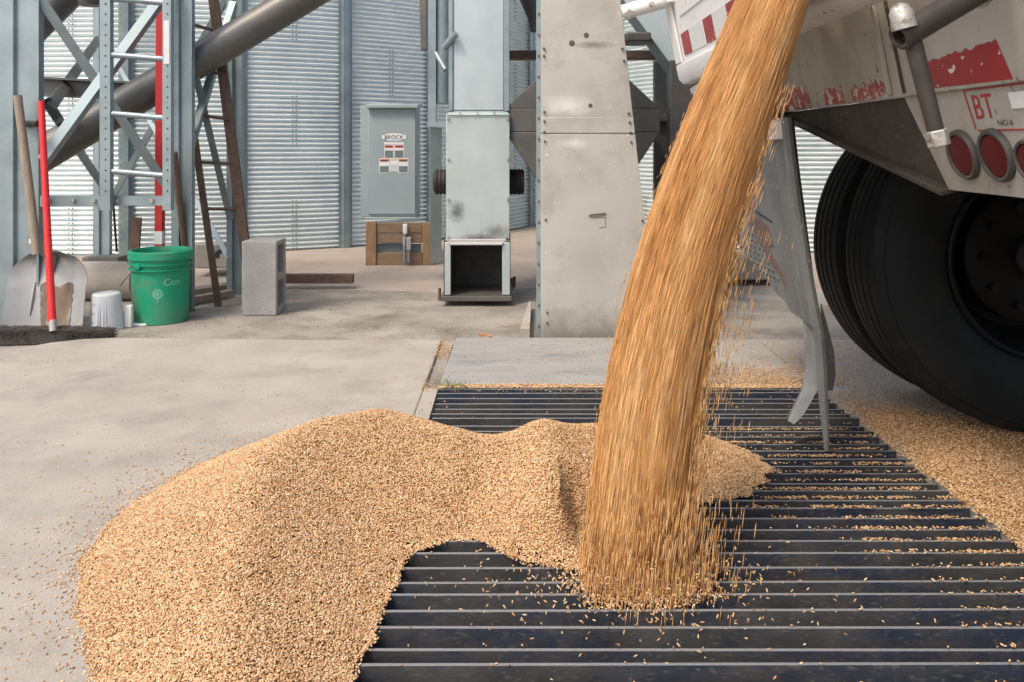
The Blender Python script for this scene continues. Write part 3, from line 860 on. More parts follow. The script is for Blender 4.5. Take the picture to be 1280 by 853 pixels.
rl = thing('rusty_ladder', 'old rusty ladder leaning on the tower beside the cinder block', 'ladder', G(272, 383, -0.03))
ra0, ra1 = G(273, 383, -0.03), P(233, 100, 4.95)
rb0, rb1 = G(318, 388, -0.03) + Vector((0, 0.15, 0)), P(264, -40, 5.05)
ra1 = ra0 + (P(229, 70, 4.95) - ra0) * 1.0
MB().bar(ra0, ra1, 0.03, 0.04, (0, -1, 0)).obj('rail', 'rust', rl, bevel=0.003)
rb0 = P(311, 345, 4.95); rb0 = rb0 + (rb0 - P(262, -40, 5.05)) * 0.12
MB().bar(rb0, P(262, -40, 5.05), 0.058, 0.03, (0, -1, 0)).obj('rail', 'rust', rl, bevel=0.003)
for xa, ya, xb, yb in ((233, 29, 272, 39), (237, 86, 279, 93), (243, 144, 287, 149), (251, 203, 294, 205), (258, 261, 301, 262)):
    MB().tube(P(xa, ya, 4.93), P(xb, yb, 4.98), 0.010, n=8).obj('rung', 'rust', rl)
tag(MB().path([G(240, 388, -0.03), P(233, 330, 4.75), P(224, 250, 4.7), P(218, 190, 4.62)], 0.018, 8).obj('old_rope', 'rust', at=G(240, 388, -0.03)), 'brown frayed rope hanging behind the green bucket', 'rope')
tag(MB().box(P(335, 343.5, 5.5), P(443, 353, 5.56)).obj('timber_board', 'rust', at=P(390, 352, 5.55), bevel=0.004), 'dark narrow board lying on the yard behind the cinder block', 'board')
tag(MB().box(P(243, 305, 5.9), P(300, 331, 6.1)).obj('footing_block', 'concrete', at=P(270, 331, 5.9), bevel=0.01), 'pale concrete footing between the rusty ladder rails', 'footing')
tag(MB().path([P(225 + 18 * math.cos(a) + 62, 322 + 13 * math.sin(a) - 1, 5.6) for a in np.linspace(math.pi * 0.95, math.pi * 1.75, 9)], 0.03, 8).obj('hose', 'tube', at=P(270, 331, 5.6)), 'grey hose bend lying before the pale footing', 'hose')
wd = MB()
wd.bar(G(225, 368, 0.0), G(330, 352, 0.0), 0.10, 0.05)
wd.bar(G(225, 378, 0.0), G(290, 366, 0.0), 0.05, 0.04)
tag(wd.obj('scrap_timber', 'wood_grey', at=G(270, 365, -0.03), bevel=0.004), 'weathered timber scraps on the ground behind the bucket', 'timber')
tag(MB().box(P(110, 322, 5.75), P(160, 330, 5.9)).obj('metal_offcut', 'steel_dark', at=P(135, 330, 5.75)), 'dark metal offcut on the pad behind the round footing', 'offcut')
tag(MB().path([P(140, 225, 5.4), P(143, 275, 5.45), P(146, 315, 5.5)], 0.008, 6).obj('cable', 'black', at=P(146, 315, 5.5)), 'thin black cable hanging at the back left tower leg', 'cable')
tag(MB().bar(P(168, 317, 5.3), P(171, 272, 5.3), 0.06, 0.02, (0, -1, 0)).obj('wooden_stake', 'rust', at=P(168, 317, 5.3)), 'short brown stake behind the green bucket', 'stake')

# ------------------------------------------------------------------ scoop shovel, broom, cups, bucket, block
sv = thing('grain_scoop', 'worn aluminium scoop shovel with wooden handle leaning on the tower leg', 'shovel', G(56, 416, -0.03))
sb = sv.location.copy()


def scoop(u, v):
    s_ = 2 * u - 1
    hw = 0.205 * (1 - 0.04 * v) if v < 0.62 else 0.20 * math.sqrt(max(0.0, 1 - ((v - 0.62) / 0.385) ** 2)) + 0.004
    if v > 0.985:
        hw = max(hw, 0.03)
    return sb + Vector((s_ * hw - 0.012 * v, 0.02 + v * 0.10 - 0.06 * s_ * s_ * (1 - 0.3 * v) - 0.02 * (v > 0.95), v * 0.405))


MB().sheet(scoop, 20, 24, (0, 0.004, 0)).obj('blade', 'scoop', sv, smooth=60)


def patch(u, v):
    w0, w1 = (0.36 + 0.12 * (0.56 - 0.56 * v)) + 0.006 * math.sin(v * 40), 0.80 + 0.012 * math.sin(v * 31)
    return Vector(scoop(w0 + (w1 - w0) * u, 0.01 + v * (0.56 + 0.03 * math.sin(u * 9)))) - Vector((0, 0.003, 0))


MB().sheet(patch, 10, 12, (0, 0.002, 0)).obj('rust_patch', 'rusty_patch', sv, smooth=60)
MB().path([Vector(scoop(0.28 + 0.02 * k / 6, 0.2 + 0.08 * k)) - Vector((0, 0.002, 0)) for k in range(6)], [0.003, 0.007, 0.008, 0.008, 0.007, 0.003], 6).obj('rib', 'scoop', sv)
so_ = Vector(scoop(0.48, 0.72)) + Vector((0, -0.012, 0))
MB().path([so_, Vector(scoop(0.47, 0.9)) - Vector((0, 0.012, 0)), P(43, 300, 4.17)], [0.012, 0.03, 0.026], 12).obj('socket', 'scoop', sv)
MB().path([P(46, 318, 4.165), P(40, 265, 4.18), P(32, 200, 4.2), P(22, 120, 4.22)], [0.023, 0.022, 0.0215, 0.021], 12).obj('handle', 'wood_grey', sv)
br = thing('push_broom', 'black bristle push broom with red handle lying before the scoop', 'broom', G(70, 428, -0.03))
bb = MB()
for k in range(9000):
    u = random.random()
    x_ = -2.62 + u * 0.69
    top = 0.085 - 0.02 * u
    yb = 4.02 + random.uniform(-0.045, 0.045) - (0.15 * max(0, (-2.2 - x_)) if x_ < -2.2 else 0)
    ang = 0.15 + (0.75 if u > 0.93 else 0.0) * random.random()
    p0 = Vector((x_, yb, top * random.uniform(0.3, 1.0) - 0.03))
    d_ = Vector((random.uniform(0.2, 1.6), random.uniform(-0.6, 0.3), random.uniform(-0.45, 0.16))).normalized()
    L_ = random.uniform(0.025, 0.06)
    s_ = d_.orthogonal().normalized() * 0.0016
    bb.add([p0 - s_, p0 + s_, p0 + d_ * L_], [(0, 1, 2)])
bb.obj('bristles', 'bristle', br, smooth=0, kind='stuff')
MB().hexa([(-2.62, 3.90, -0.03), (-1.97, 3.99, -0.03), (-1.97, 4.06, -0.03), (-2.62, 4.06, -0.03), (-2.62, 3.93, 0.04), (-1.98, 4.0, 0.025), (-1.98, 4.05, 0.025), (-2.62, 4.05, 0.045)]).obj('brush_block', 'bristle', br, bevel=0.008)
MB().tube(P(66.5, 414, 3.98), P(65.5, 400, 3.99), 0.017).obj('ferrule', 'galv_dull', br)
MB().path([P(65.5, 402, 3.99), P(60, 300, 4.08), P(54, 180, 4.17), P(51.5, 127, 4.2)], [0.0185, 0.0175, 0.0165, 0.016], 12).obj('handle', 'red', br)

cu = thing('measuring_cup', 'upturned translucent white measuring cup beside the scoop', 'cup', G(133, 411, -0.03))
cz = cu.location
MB().lathe([(0, 0.186), (0.062, 0.186), (0.068, 0.181), (0.070, 0.172), (0.083, 0.012), (0.087, 0.010), (0.087, 0.0), (0.080, 0.0), (0.067, 0.17), (0, 0.175)], cz, n=40).obj('cup_wall', 'plastic', cu)
for k, zz in enumerate((0.045, 0.09, 0.135)):
    rr = 0.0835 - 0.0135 * (zz - 0.012) / 0.16
    m = MB()
    for a in np.linspace(-1.95, -1.55, 5):
        pass
    m.path([(cz.x + (rr + 0.0006) * math.cos(a), cz.y + (rr + 0.0006) * math.sin(a), cz.z + zz) for a in np.linspace(-2.25, -1.85, 6)], 0.0012, 4)
    m.obj('scale_mark', 'ink', cu)
for a in (-1.62, -1.5, -1.3, -1.15):
    MB().path([(cz.x + (0.0843 - 0.0135 * k / 6) * math.cos(a), cz.y + (0.0843 - 0.0135 * k / 6) * math.sin(a), cz.z + 0.03 + 0.118 * k / 6) for k in range(7)], 0.0022, 5).obj('rib', 'plastic', cu)
q = G(159.5, 410, -0.03)
tag(MB().box((q.x - 0.018, q.y, q.z), (q.x + 0.018, q.y + 0.03, q.z + 0.115)).obj('white_block', 'white', at=q, bevel=0.004), 'narrow white plastic piece standing between the cup and the bucket', 'plastic piece')
q = G(174, 407, -0.03)
tag(MB().prism([(q.x - 0.045, q.y - 0.03, q.z), (q.x + 0.045, q.y - 0.02, q.z), (q.x + 0.04, q.y + 0.04, q.z), (q.x - 0.03, q.y + 0.035, q.z)], (0, 0, 0.012)).obj('plastic_scrap', 'white', at=q, bevel=0.003), 'flat white scrap lying at the foot of the green bucket', 'scrap')

bu = thing('plastic_bucket', 'dirty green plastic pail with raised rings and faded print', 'bucket', G(201, 408, -0.03))
bz = Vector((bu.location.x * (bu.location.y + 0.145) / bu.location.y, bu.location.y + 0.145, bu.location.z))
bu.location = bz
prof = [(0, 0.008), (0.136, 0.008), (0.138, 0.0), (0.1415, 0.004), (0.1495, 0.292), (0.163, 0.293), (0.163, 0.300), (0.1505, 0.300), (0.1515, 0.322), (0.164, 0.323), (0.164, 0.330), (0.152, 0.330),
        (0.153, 0.350), (0.165, 0.352), (0.166, 0.390), (0.156, 0.396), (0.150, 0.396), (0.148, 0.390), (0.146, 0.36), (0.128, 0.02), (0, 0.02)]
kx = 36.8 / F * bz.y / 0.159
prof = [(r * kx, z_ * (90 / F * bz.y) / 0.40) for r, z_ in prof]
MB().lathe(prof, bz, n=64).obj('pail', 'green', bu, smooth=35)
brad = lambda z_: (0.1410 + (0.1495 - 0.1410) * z_ / 0.292) * kx


def wrap(vs, fs, ang, zz, size, name, m, parent=bu):
    out = []
    for x_, y_ in vs:
        z_ = zz + y_ * size
        rr = brad(z_) + 0.0012
        a = ang + x_ * size / rr
        out.append((bz.x + rr * math.cos(a), bz.y + rr * math.sin(a), bz.z + z_))
    return MB().add(out, fs).obj(name, m, parent, smooth=0)


vs, fs = text_flat('Con', 1.0)
wrap(vs, fs, -1.09, 0.208, 0.052, 'lettering', 'green_ink')
fl = []
ff = []
for k in range(16):
    a = k * 2 * math.pi / 16
    fl += [(0.35 * math.cos(a - 0.1), 0.35 * math.sin(a - 0.1)), (0.35 * math.cos(a + 0.1), 0.35 * math.sin(a + 0.1)), (1.0 * math.cos(a + 0.12), 1.0 * math.sin(a + 0.12)), (1.0 * math.cos(a - 0.12), 1.0 * math.sin(a - 0.12))]
    ff.append((4 * k, 4 * k + 1, 4 * k + 2, 4 * k + 3))
o = len(fl)
fl += [(0.27 * math.cos(k * math.pi / 6), 0.27 * math.sin(k * math.pi / 6)) for k in range(12)]
ff.append(tuple(range(o, o + 12)))
o = len(fl)
fl += [(-0.08, -1.7), (0.08, -1.7), (0.08, -1.02), (-0.08, -1.02)]
ff.append((o, o + 1, o + 2, o + 3))
wrap(fl, ff, -1.28, 0.165, 0.027, 'printed_emblem', 'green_ink')
ea = -1.95
q = Vector((bz.x + 0.153 * kx * math.cos(ea), bz.y + 0.153 * kx * math.sin(ea), bz.z + 0.31))
MB().lathe([(0, 0.016), (0.02, 0.016), (0.026, 0.0), (0, 0.0)], (0, 0, 0), 'y', n=16)
MB().tube(q, q + Vector((math.cos(ea) * 0.014, math.sin(ea) * 0.014, 0)), 0.022, 0.018, n=16).obj('handle_lug', 'green', bu)
MB().path([q + Vector((-0.005, -0.016, -0.005)), q + Vector((-0.04, -0.02, -0.04)), q + Vector((-0.085, 0.0, -0.085)), q + Vector((-0.115, 0.05, -0.105))], 0.0024, 6).obj('wire_handle', 'steel_dark', bu)

bl = tag(MB().obj('cinder_block', 'block', at=(0, 0, 0)), 'grey hollow cinder block standing on end in the yard', 'cinder block')
bpy.data.objects.remove(bl)
q = G(302, 395, -0.03)
bx0, bx1 = q.x, P(345.5, 0, q.y).x
bh = P(0, 302, q.y).z - q.z
bd = 0.2
m = MB()
m.vox([bx0, bx0 + 0.06, bx1], [q.y, q.y + 0.035, q.y + bd - 0.035, q.y + bd], [q.z, q.z + 0.035, q.z + bh * 0.45, q.z + bh * 0.55, q.z + bh - 0.03, q.z + bh],
      lambda i, j, k: i == 0 or not (j == 1 and k in (1, 3)))
tag(m.obj('cinder_block', 'block', at=((bx0 + bx1) / 2, q.y + 0.1, q.z), bevel=0.006), 'grey hollow cinder block standing on end in the yard', 'cinder block')

# ------------------------------------------------------------------ the truck
LEAN = math.atan(0.27)
VV = Vector((-math.sin(LEAN), 0, math.cos(LEAN)))      # up the leaning rear face
NN = Vector((-math.cos(LEAN), 0, -math.sin(LEAN)))     # out of the rear face
OO = Vector((0.93, 0, 1.02))


def RP(y_, v, off=0.0):
    return OO + Vector((0, y_, 0)) + VV * v + NN * off


tr = thing('grain_truck', 'dirty white tipping grain truck with raised body unloading over the grate', 'truck', (2.0, 2.3, 0))


def rpanel(poly, off, thick, name, m, parent=tr, bevel=0.0, smooth=0):
    """polygon of (y, v) on the rear face, front at `off`, `thick` deep inward"""
    return MB().prism([RP(y_, v, off) for y_, v in poly], NN * (-thick)).obj(name, m, parent, bevel=bevel, smooth=smooth)


YF, YN = 3.62, 1.02
# tipped body: floor, sides, rear board
bd_ = MB()
U_ = Vector((math.cos(LEAN), 0, math.sin(LEAN)))         # along the bed towards the cab
c8 = []
for v in (0.03, 1.25):
    for y_, s_ in ((YN, 0.05), (YF, 0.05), (YF, 4.6), (YN, 4.6)):
        c8.append(OO + Vector((0, y_, 0)) + VV * v + U_ * s_)
bd_.hexa(c8)
bd_.obj('body', 'truck', tr, bevel=0.01)
rpanel([(YN, 0), (YF, 0), (YF, 0.62), (YN, 0.62)], 0.0, 0.045, 'rear_board', 'truck', bevel=0.004)
MB().bar(RP(2.05, 0.01, 0.006), RP(1.985, 0.40, 0.006), 0.012, 0.012, NN).obj('rib', 'truck', tr, bevel=0.003)
MB().bar(RP(1.98, 0.01, 0.003), RP(1.93, 0.40, 0.003), 0.006, 0.006, NN).obj('seam', 'underside', tr)
lipm = MB()


def lipf(u, v):
    a = -0.5 + v * 2.6
    return RP(1.45 + u * 1.1, 0.245 + 0.055 * (1 - math.cos(a)) - 0.05 * math.cos(a) * 0.4, 0.03 + 0.07 * math.sin(a) + 0.02)


lipm.sheet(lipf, 14, 10, (0.004, 0, 0.002))
lipm.obj('chute_lip', 'gate', tr, smooth=60)
# tape on the rear board
tp = [(1.87, 0.012), (1.555, 0.008), (1.575, 0.088)]
top = []
rr_ = random.Random(3)
for k in range(1, 22):
    y_ = 1.575 + (1.87 - 1.575) * k / 22
    top.append((y_, 0.088 - 0.018 * k / 22 + rr_.uniform(-0.006, 0.003)))
rpanel(tp + top + [(1.868, 0.065)], 0.0016, 0.001, 'reflective_tape', 'tape')


def ragged(y0, y1, v0, v1, n, seed, amp=0.012):
    q_ = random.Random(seed)
    pts = [(y0, v0), (y1, v0)]
    pts += [(y1 + (y0 - y1) * k / n, v1 + q_.uniform(-amp, amp)) for k in range(n + 1)]
    return pts


rpanel(ragged(2.92, 2.60, 0.004, 0.072, 24, 5, 0.007), 0.0016, 0.001, 'reflective_tape', 'tape_worn')
rpanel(ragged(2.48, 2.34, 0.006, 0.05, 14, 6, 0.010), 0.0016, 0.001, 'reflective_tape', 'tape_worn')
rpanel(ragged(2.28, 2.06, 0.006, 0.045, 22, 8, 0.011), 0.0016, 0.001, 'reflective_tape', 'tape_worn')
# light apron under the sill
ap = [(2.02, -0.0004), (1.925, -0.228), (YN, -0.235), (YN, -0.0004)]
apo = rpanel(ap, -0.012, 0.006, 'light_apron', 'truck', bevel=0.002)
# gusset beside it
rpanel([(2.93, -0.004), (2.022, -0.004), (1.928, -0.226)], -0.022, 0.006, 'gusset', 'underside')
MB().bar(RP(2.95, -0.004, -0.02), RP(1.93, -0.232, -0.02), 0.014, 0.05, NN).obj('gusset_flange', 'underside', tr, bevel=0.002)


def lamp(y_, v, r_=0.056, off=-0.012):
    n_ = 28
    def ring(rad, o_):
        return [RP(y_ + rad * math.cos(k * 2 * math.pi / n_), v + rad * math.sin(k * 2 * math.pi / n_), o_) for k in range(n_)]
    def loft(rings):
        m_ = MB()
        vs_ = [p_ for r__ in rings for p_ in r__]
        fs_ = [(i * n_ + k, i * n_ + (k + 1) % n_, (i + 1) * n_ + (k + 1) % n_, (i + 1) * n_ + k) for i in range(len(rings) - 1) for k in range(n_)]
        fs_.append(tuple((len(rings) - 1) * n_ + k for k in range(n_)))
        return m_.add(vs_, fs_)
    rim = loft([ring(r_, off), ring(r_ * 1.0, off + 0.008), ring(r_ * 0.93, off + 0.013), ring(r_ * 0.82, off + 0.012), ring(r_ * 0.80, off + 0.004)]).obj('tail_lamp', 'lamp_rim', tr)
    loft([ring(r_ * 0.79, off + 0.0045), ring(r_ * 0.77, off + 0.009), ring(r_ * 0.5, off + 0.012), ring(r_ * 0.2, off + 0.0128)]).obj('lens', 'lens', rim)


lamp(1.815, -0.142); lamp(1.690, -0.142)
lamp(1.580, -0.152, 0.044)
lamp(1.395, 0.125, 0.055, 0.001)
# red outlined number panel with letters
def rtext(s, y_, v, size, m, parent, off=-0.0105, wide=1.0):
    vs, fs = text_flat(s, 1.0)
    return MB().add([RP(y_ - x_ * size * wide, v + z_ * size, off) for x_, z_ in vs], fs).obj('lettering', m, parent, smooth=0)


for (ya, va, yb, vb) in ((1.752, -0.004, 1.744, -0.087), (1.738, -0.090, 1.52, -0.092), (1.75, -0.004, 1.52, -0.004)):
    MB().bar(RP(ya, va, -0.0105), RP(yb, vb, -0.0105), 0.003, 0.001, NN).obj('panel_outline', 'ink_red', apo)
rtext('BT', 1.735, -0.066, 0.074, 'ink_red', apo, wide=0.88)
rtext('NO.6', 1.662, -0.082, 0.017, 'ink', apo, wide=1.3)
rpanel([(1.60, -0.05), (1.52, -0.05), (1.52, -0.018), (1.60, -0.018)], -0.0095, 0.001, 'white_label', 'white', apo)
# latch arm: pipe, hanging rod, nut and cap
la = P(1124, 47, 1.30)
ldir = Vector((0.45, 0.10, 0.25))
lb = la + ldir * 0.74
MB().lathe([(0.0225, 0.0), (0.0225, 0.45), (0.014, 0.45), (0.014, 0.0)], (0, 0, 0), 'z', n=28, closed=True)
pm = MB().lathe([(0.0215, 0.0), (0.0215, (lb - la).length), (0.0125, (lb - la).length), (0.0125, 0.0), (0.017, -0.002)], (0, 0, 0), 'z', n=28, closed=True)
qn = ldir.to_track_quat('Z', 'Y')
pm.v = [tuple(qn @ Vector(v) + la) for v in pm.v]
arm = pm.obj('latch_pipe', 'pipe', tr)
ra, rb = P(1139, 44, 1.312), P(1170, 166, 1.31)
MB().path([ra, rb], [0.0138, 0.0126], 18).obj('latch_rod', 'pipe', tr)
nd = (rb - ra).normalized()
MB().tube(rb - nd * 0.004, rb + nd * 0.022, 0.0185, 0.0175, n=6).obj('nut', 'zinc', tr, bevel=0.002)
rt = P(1131, 36, 1.29)
MB().path([rt, rt - nd * 0.012, rt - nd * 0.026, rt - nd * 0.036, rt - nd * 0.041], [0.019, 0.0185, 0.0175, 0.012, 0.002], 14).obj('cap_nut', 'zinc', tr, smooth=60)
q = P(1222, 3, 1.36)
MB().tube(q, q + Vector((0.03, 0.0, 0.03)), 0.016, n=6).obj('nut', 'zinc', tr, bevel=0.002)

# tailgate swung out at the far side
TO = Vector((P(853, 98, 3.02).x, 0, P(853, 98, 3.02).z))
TV = Vector((-0.20, 0, 1.0)).normalized()
TN = Vector((-1.0, 0, -0.20)).normalized()
TP = lambda y_, v, off=0.0: TO + Vector((0, y_, 0)) + TV * v + TN * off
tg = MB().prism([TP(y_, v, 0) for y_, v in ((1.98, 0.05), (3.03, 0.05), (3.03, 1.1), (1.98, 1.1))], TN * -0.05).obj('tailgate', 'gate', tr, bevel=0.004)
MB().prism([TP(1.98, v, o_) for v, o_ in ((0.05, 0.012), (0.0, 0.012), (-0.022, 0.0), (-0.028, -0.03), (0.0, -0.06), (0.05, -0.055))], (0, 1.055, 0)).obj('bottom_rail', 'gate', tg, bevel=0.006)
MB().prism([TP(y_, v, 0.012) for y_, v in ((2.94, 0.051), (3.03, 0.051), (3.03, 1.1), (2.94, 1.1))], TN * -0.0115).obj('edge_frame', 'gate', tg, bevel=0.004)
for y0_, y1_, m_ in ((2.90, 2.78, 'tape'), (2.775, 2.58, 'tape_white'), (2.57, 2.46, 'tape'), (2.455, 2.30, 'tape_white'), (2.295, 2.19, 'tape')):
    MB().prism([TP(y_, v, 0.0025) for y_, v in ((y0_, 0.07), (y1_, 0.07), (y1_, 0.145), (y0_, 0.145))], TN * -0.002).obj('reflective_tape', m_, tg, smooth=0)
MB().prism([TP(y_, v, 0.0035) for y_, v in ((2.86, 0.20), (2.30, 0.20), (2.30, 0.40), (2.86, 0.40))], TN * -0.003).obj('panel_press', 'gate', tg, bevel=0.002)
MB().hexa([TP(3.0, 0.26, 0.03), TP(2.9, 0.26, 0.03), TP(2.9, 0.26, -0.05), TP(3.0, 0.26, -0.05), TP(3.0, 0.5, 0.05), TP(2.9, 0.5, 0.05), TP(2.9, 0.5, -0.05), TP(3.0, 0.5, -0.05)]).obj('hinge_block', 'gate', tg, bevel=0.004)
MB().tube(P(778, 16, 2.98), P(848, -4, 2.95), 0.027, n=18).obj('hinge_pin', 'gate', tg)
q = P(786, 18, 2.94)
MB().tube(q, q + Vector((0.0, -0.03, -0.006)), 0.016, n=6).obj('bolt', 'zinc', tg)
q = P(814, 6, 2.93)
MB().tube(q, q + Vector((0.0, -0.02, 0.0)), 0.009, n=6).obj('bolt', 'zinc', tg)

# dual rear wheels on the far side: tyre, rim, hub
WX, WR = 1.672, 0.552


def make_wheel(yc):
    wl = bpy.data.objects.new('wheel', None)
    wl.location = (WX - tr.location.x, yc - tr.location.y, WR)
    wl.parent = tr
    COL.objects.link(wl)
    hw = 0.14
    pr = [(0.315, -hw + 0.03), (0.335, -hw + 0.012), (0.36, -hw + 0.006), (0.40, -hw - 0.003), (0.45, -hw - 0.006), (0.495, -hw + 0.004), (0.515, -hw + 0.012), (0.518, -hw + 0.018), (0.536, -hw + 0.024)]
    tread = []
    xs_ = np.linspace(-hw + 0.026, hw - 0.026, 6)
    for a_, b_ in zip(xs_[:-1], xs_[1:]):
        g = 0.007
        tread += [(0.552 - 0.010 * ((a_ + g) / hw) ** 2, a_ + g), (0.552 - 0.010 * ((b_ - g) / hw) ** 2, b_ - g), (0.543, b_ - g + 0.002), (0.543, b_ + g - 0.002)]
    tread = tread[:-2]
    pr = pr + tread + [(r_, -h_) for r_, h_ in pr[::-1]]
    MB().lathe(pr, (WX, yc, WR), 'y', n=96, closed=True).obj('tyre', 'rubber', wl, smooth=30)
    rp_ = [(0.318, -hw + 0.02), (0.312, -hw + 0.012), (0.300, -hw + 0.02), (0.292, -hw + 0.05), (0.275, -0.02), (0.24, 0.05), (0.17, 0.075), (0.05, 0.075), (0.05, 0.085), (0.24, 0.075), (0.285, 0.0), (0.31, hw - 0.03), (0.318, hw - 0.02)]
    MB().lathe(rp_, (WX, yc, WR), 'y', n=64).obj('rim', 'wheel', wl, smooth=40)
    return wl


w1 = make_wheel(2.59 + 0.14)
hb = MB()
hb.lathe([(0.0, -0.01), (0.06, -0.01), (0.075, 0.0), (0.075, 0.03), (0.20, 0.035), (0.215, 0.045), (0.215, 0.2), (0, 0.2)], (WX, 2.66, WR), 'y', n=48)
hb.obj('hub_drum', 'wheel', w1, smooth=40)
for k in range(10):
    hn = MB()
    a = k * 2 * math.pi / 10
    hn.tube((WX + 0.165 * math.cos(a), 2.70, WR + 0.165 * math.sin(a)), (WX + 0.165 * math.cos(a), 2.672, WR + 0.165 * math.sin(a)), 0.016, n=6)
    hn.obj('wheel_nut', 'wheel', w1)
w2 = make_wheel(2.89 + 0.14)
MB().tube((WX, 1.3, WR), (WX, 2.66, WR), 0.07, n=20).obj('axle', 'underside', tr)
for yy in (1.9, 2.35):
    MB().box((WX - 0.45, yy - 0.04, 0.78), (5.2, yy + 0.04, 0.98)).obj('chassis_rail', 'underside', tr, bevel=0.004)
w3 = w2.copy(); COL.objects.link(w3); w3.location.y = 1.24 - tr.location.y; w3.parent = tr
for ch in w2.children:
    c_ = ch.copy(); COL.objects.link(c_); c_.parent = w3

# mud flap with torn foot
def flap(u, v):
    """u from the near edge to the far edge, v from the top down"""
    z_ = 0.985 - v * 0.62
    yy = 2.50 + u * 0.80
    xx = 0.805 + 0.06 * v + 0.034 * v * v + 0.012 * math.sin(u * 3.0)
    return Vector((xx, yy, z_))


def flapc(u, v):
    far = 1.0 if v < 0.75 else 1.0 - (v - 0.75) / 0.25 * 0.62 + 0.03 * math.sin(v * 90)
    far = far - 0.10 * v
    return flap(u * far, v)


mf = MB().sheet(flapc, 14, 26, (0.012, 0, 0)).obj('mud_flap', 'flap', tr, smooth=50)


def edge(u, v):
    z_ = 0.99 - v * 0.985
    xx = 0.805 + 0.06 * min(1, v * 1.55) + 0.034 * min(1.0, v * 1.55) ** 2 + max(0, v - 0.62) * 0.06
    return Vector((xx, 2.47 + 0.028 * (1 - v * 0.4), z_))


MB().path([edge(0, k / 14) + Vector((0.010, 0, 0)) for k in range(15)], [0.016 - 0.000 * k for k in range(12)] + [0.0135, 0.011, 0.007], 8).obj('flap_edge', 'flap', mf)
MB().path([edge(0, k / 14) + Vector((0.024, 0.012, 0)) for k in range(8)], [0.013] * 5 + [0.011, 0.009, 0.005], 8).obj('flap_backing', 'flap_edge', mf)
tn0 = [P(1003, 395, 2.62), P(1006, 430, 2.60), P(1007, 460, 2.59), P(1001, 490, 2.57), P(990, 512, 2.55), P(980, 527, 2.53)]
tn1 = [P(1027, 395, 2.52), P(1026, 430, 2.52), P(1026, 460, 2.52), P(1024, 484, 2.52), P(1012, 506, 2.51), P(996, 532, 2.50)]


def tongue(u, v):
    f_i = v * (len(tn0) - 1)
    i = min(int(f_i), len(tn0) - 2)
    r_ = f_i - i
    a_ = tn0[i].lerp(tn0[i + 1], r_)
    b_ = tn1[i].lerp(tn1[i + 1], r_)
    p_ = a_.lerp(b_, u)
    if v > 0.93:
        p_ = p_.lerp(a_.lerp(b_, 0.5), (v - 0.93) / 0.07 * 0.5)
    return p_ + Vector((0, 0.02 * math.sin(u * math.pi), 0))


MB().sheet(tongue, 6, 20, (0.004, 0.012, 0)).obj('torn_strip', 'flap', mf, smooth=50)
tk = [P(1026, 380, 2.53), P(1033, 405, 2.56), P(1042, 440, 2.58), P(1044, 470, 2.58), P(1041, 488, 2.57), P(1035, 489, 2.56), P(1030, 482, 2.55), P(1027, 470, 2.54), P(1026, 430, 2.535)]
MB().prism(tk, (0.006, 0.012, 0)).obj('torn_strip', 'flap', mf, smooth=0)
# moulded emblem panel and studs on the flap
fo = lambda u, v, o_=0.0: flapc(u, v) - Vector((o_, 0, 0))
MB().path([fo(0.35, 0.53, 0.001), fo(0.75, 0.47, 0.001), fo(0.985, 0.44, 0.001)], 0.003, 5).obj('moulded_line', 'flap_edge', mf)
MB().path([fo(0.985, 0.45, 0.001), fo(0.975, 0.62, 0.001), fo(0.97, 0.74, 0.001)], 0.003, 5).obj('moulded_line', 'flap_edge', mf)
MB().prism([fo(u, v, 0.003) for u, v in ((0.42, 0.56), (0.62, 0.53), (0.72, 0.55), (0.66, 0.64), (0.54, 0.74), (0.42, 0.86), (0.36, 0.80), (0.48, 0.68), (0.38, 0.66))], (0.003, 0, 0)).obj('faded_emblem', 'pink', mf, smooth=0)
st_ = MB()
for i in range(6):
    for j in range(7):
        u, v = 0.56 + i * 0.072, 0.64 + j * 0.034
        if u < 0.99 and v < 0.88:
            q = fo(u + 0.03 * (j % 2), v, 0.0)
            st_.tube(q + Vector((0.002, 0, 0)), q - Vector((0.005, 0, 0)), 0.008, 0.005, n=8)
st_.obj('moulded_studs', 'steel_dark', mf, kind='stuff')
MB().box((0.785, 2.50, 0.925), (0.829, 3.34, 0.982)).obj('flap_bracket', 'gate', tr, bevel=0.004)
MB().box((0.835, 2.95, 0.98), (0.93, 3.1, 1.05)).obj('flap_hanger', 'underside', tr, bevel=0.004)

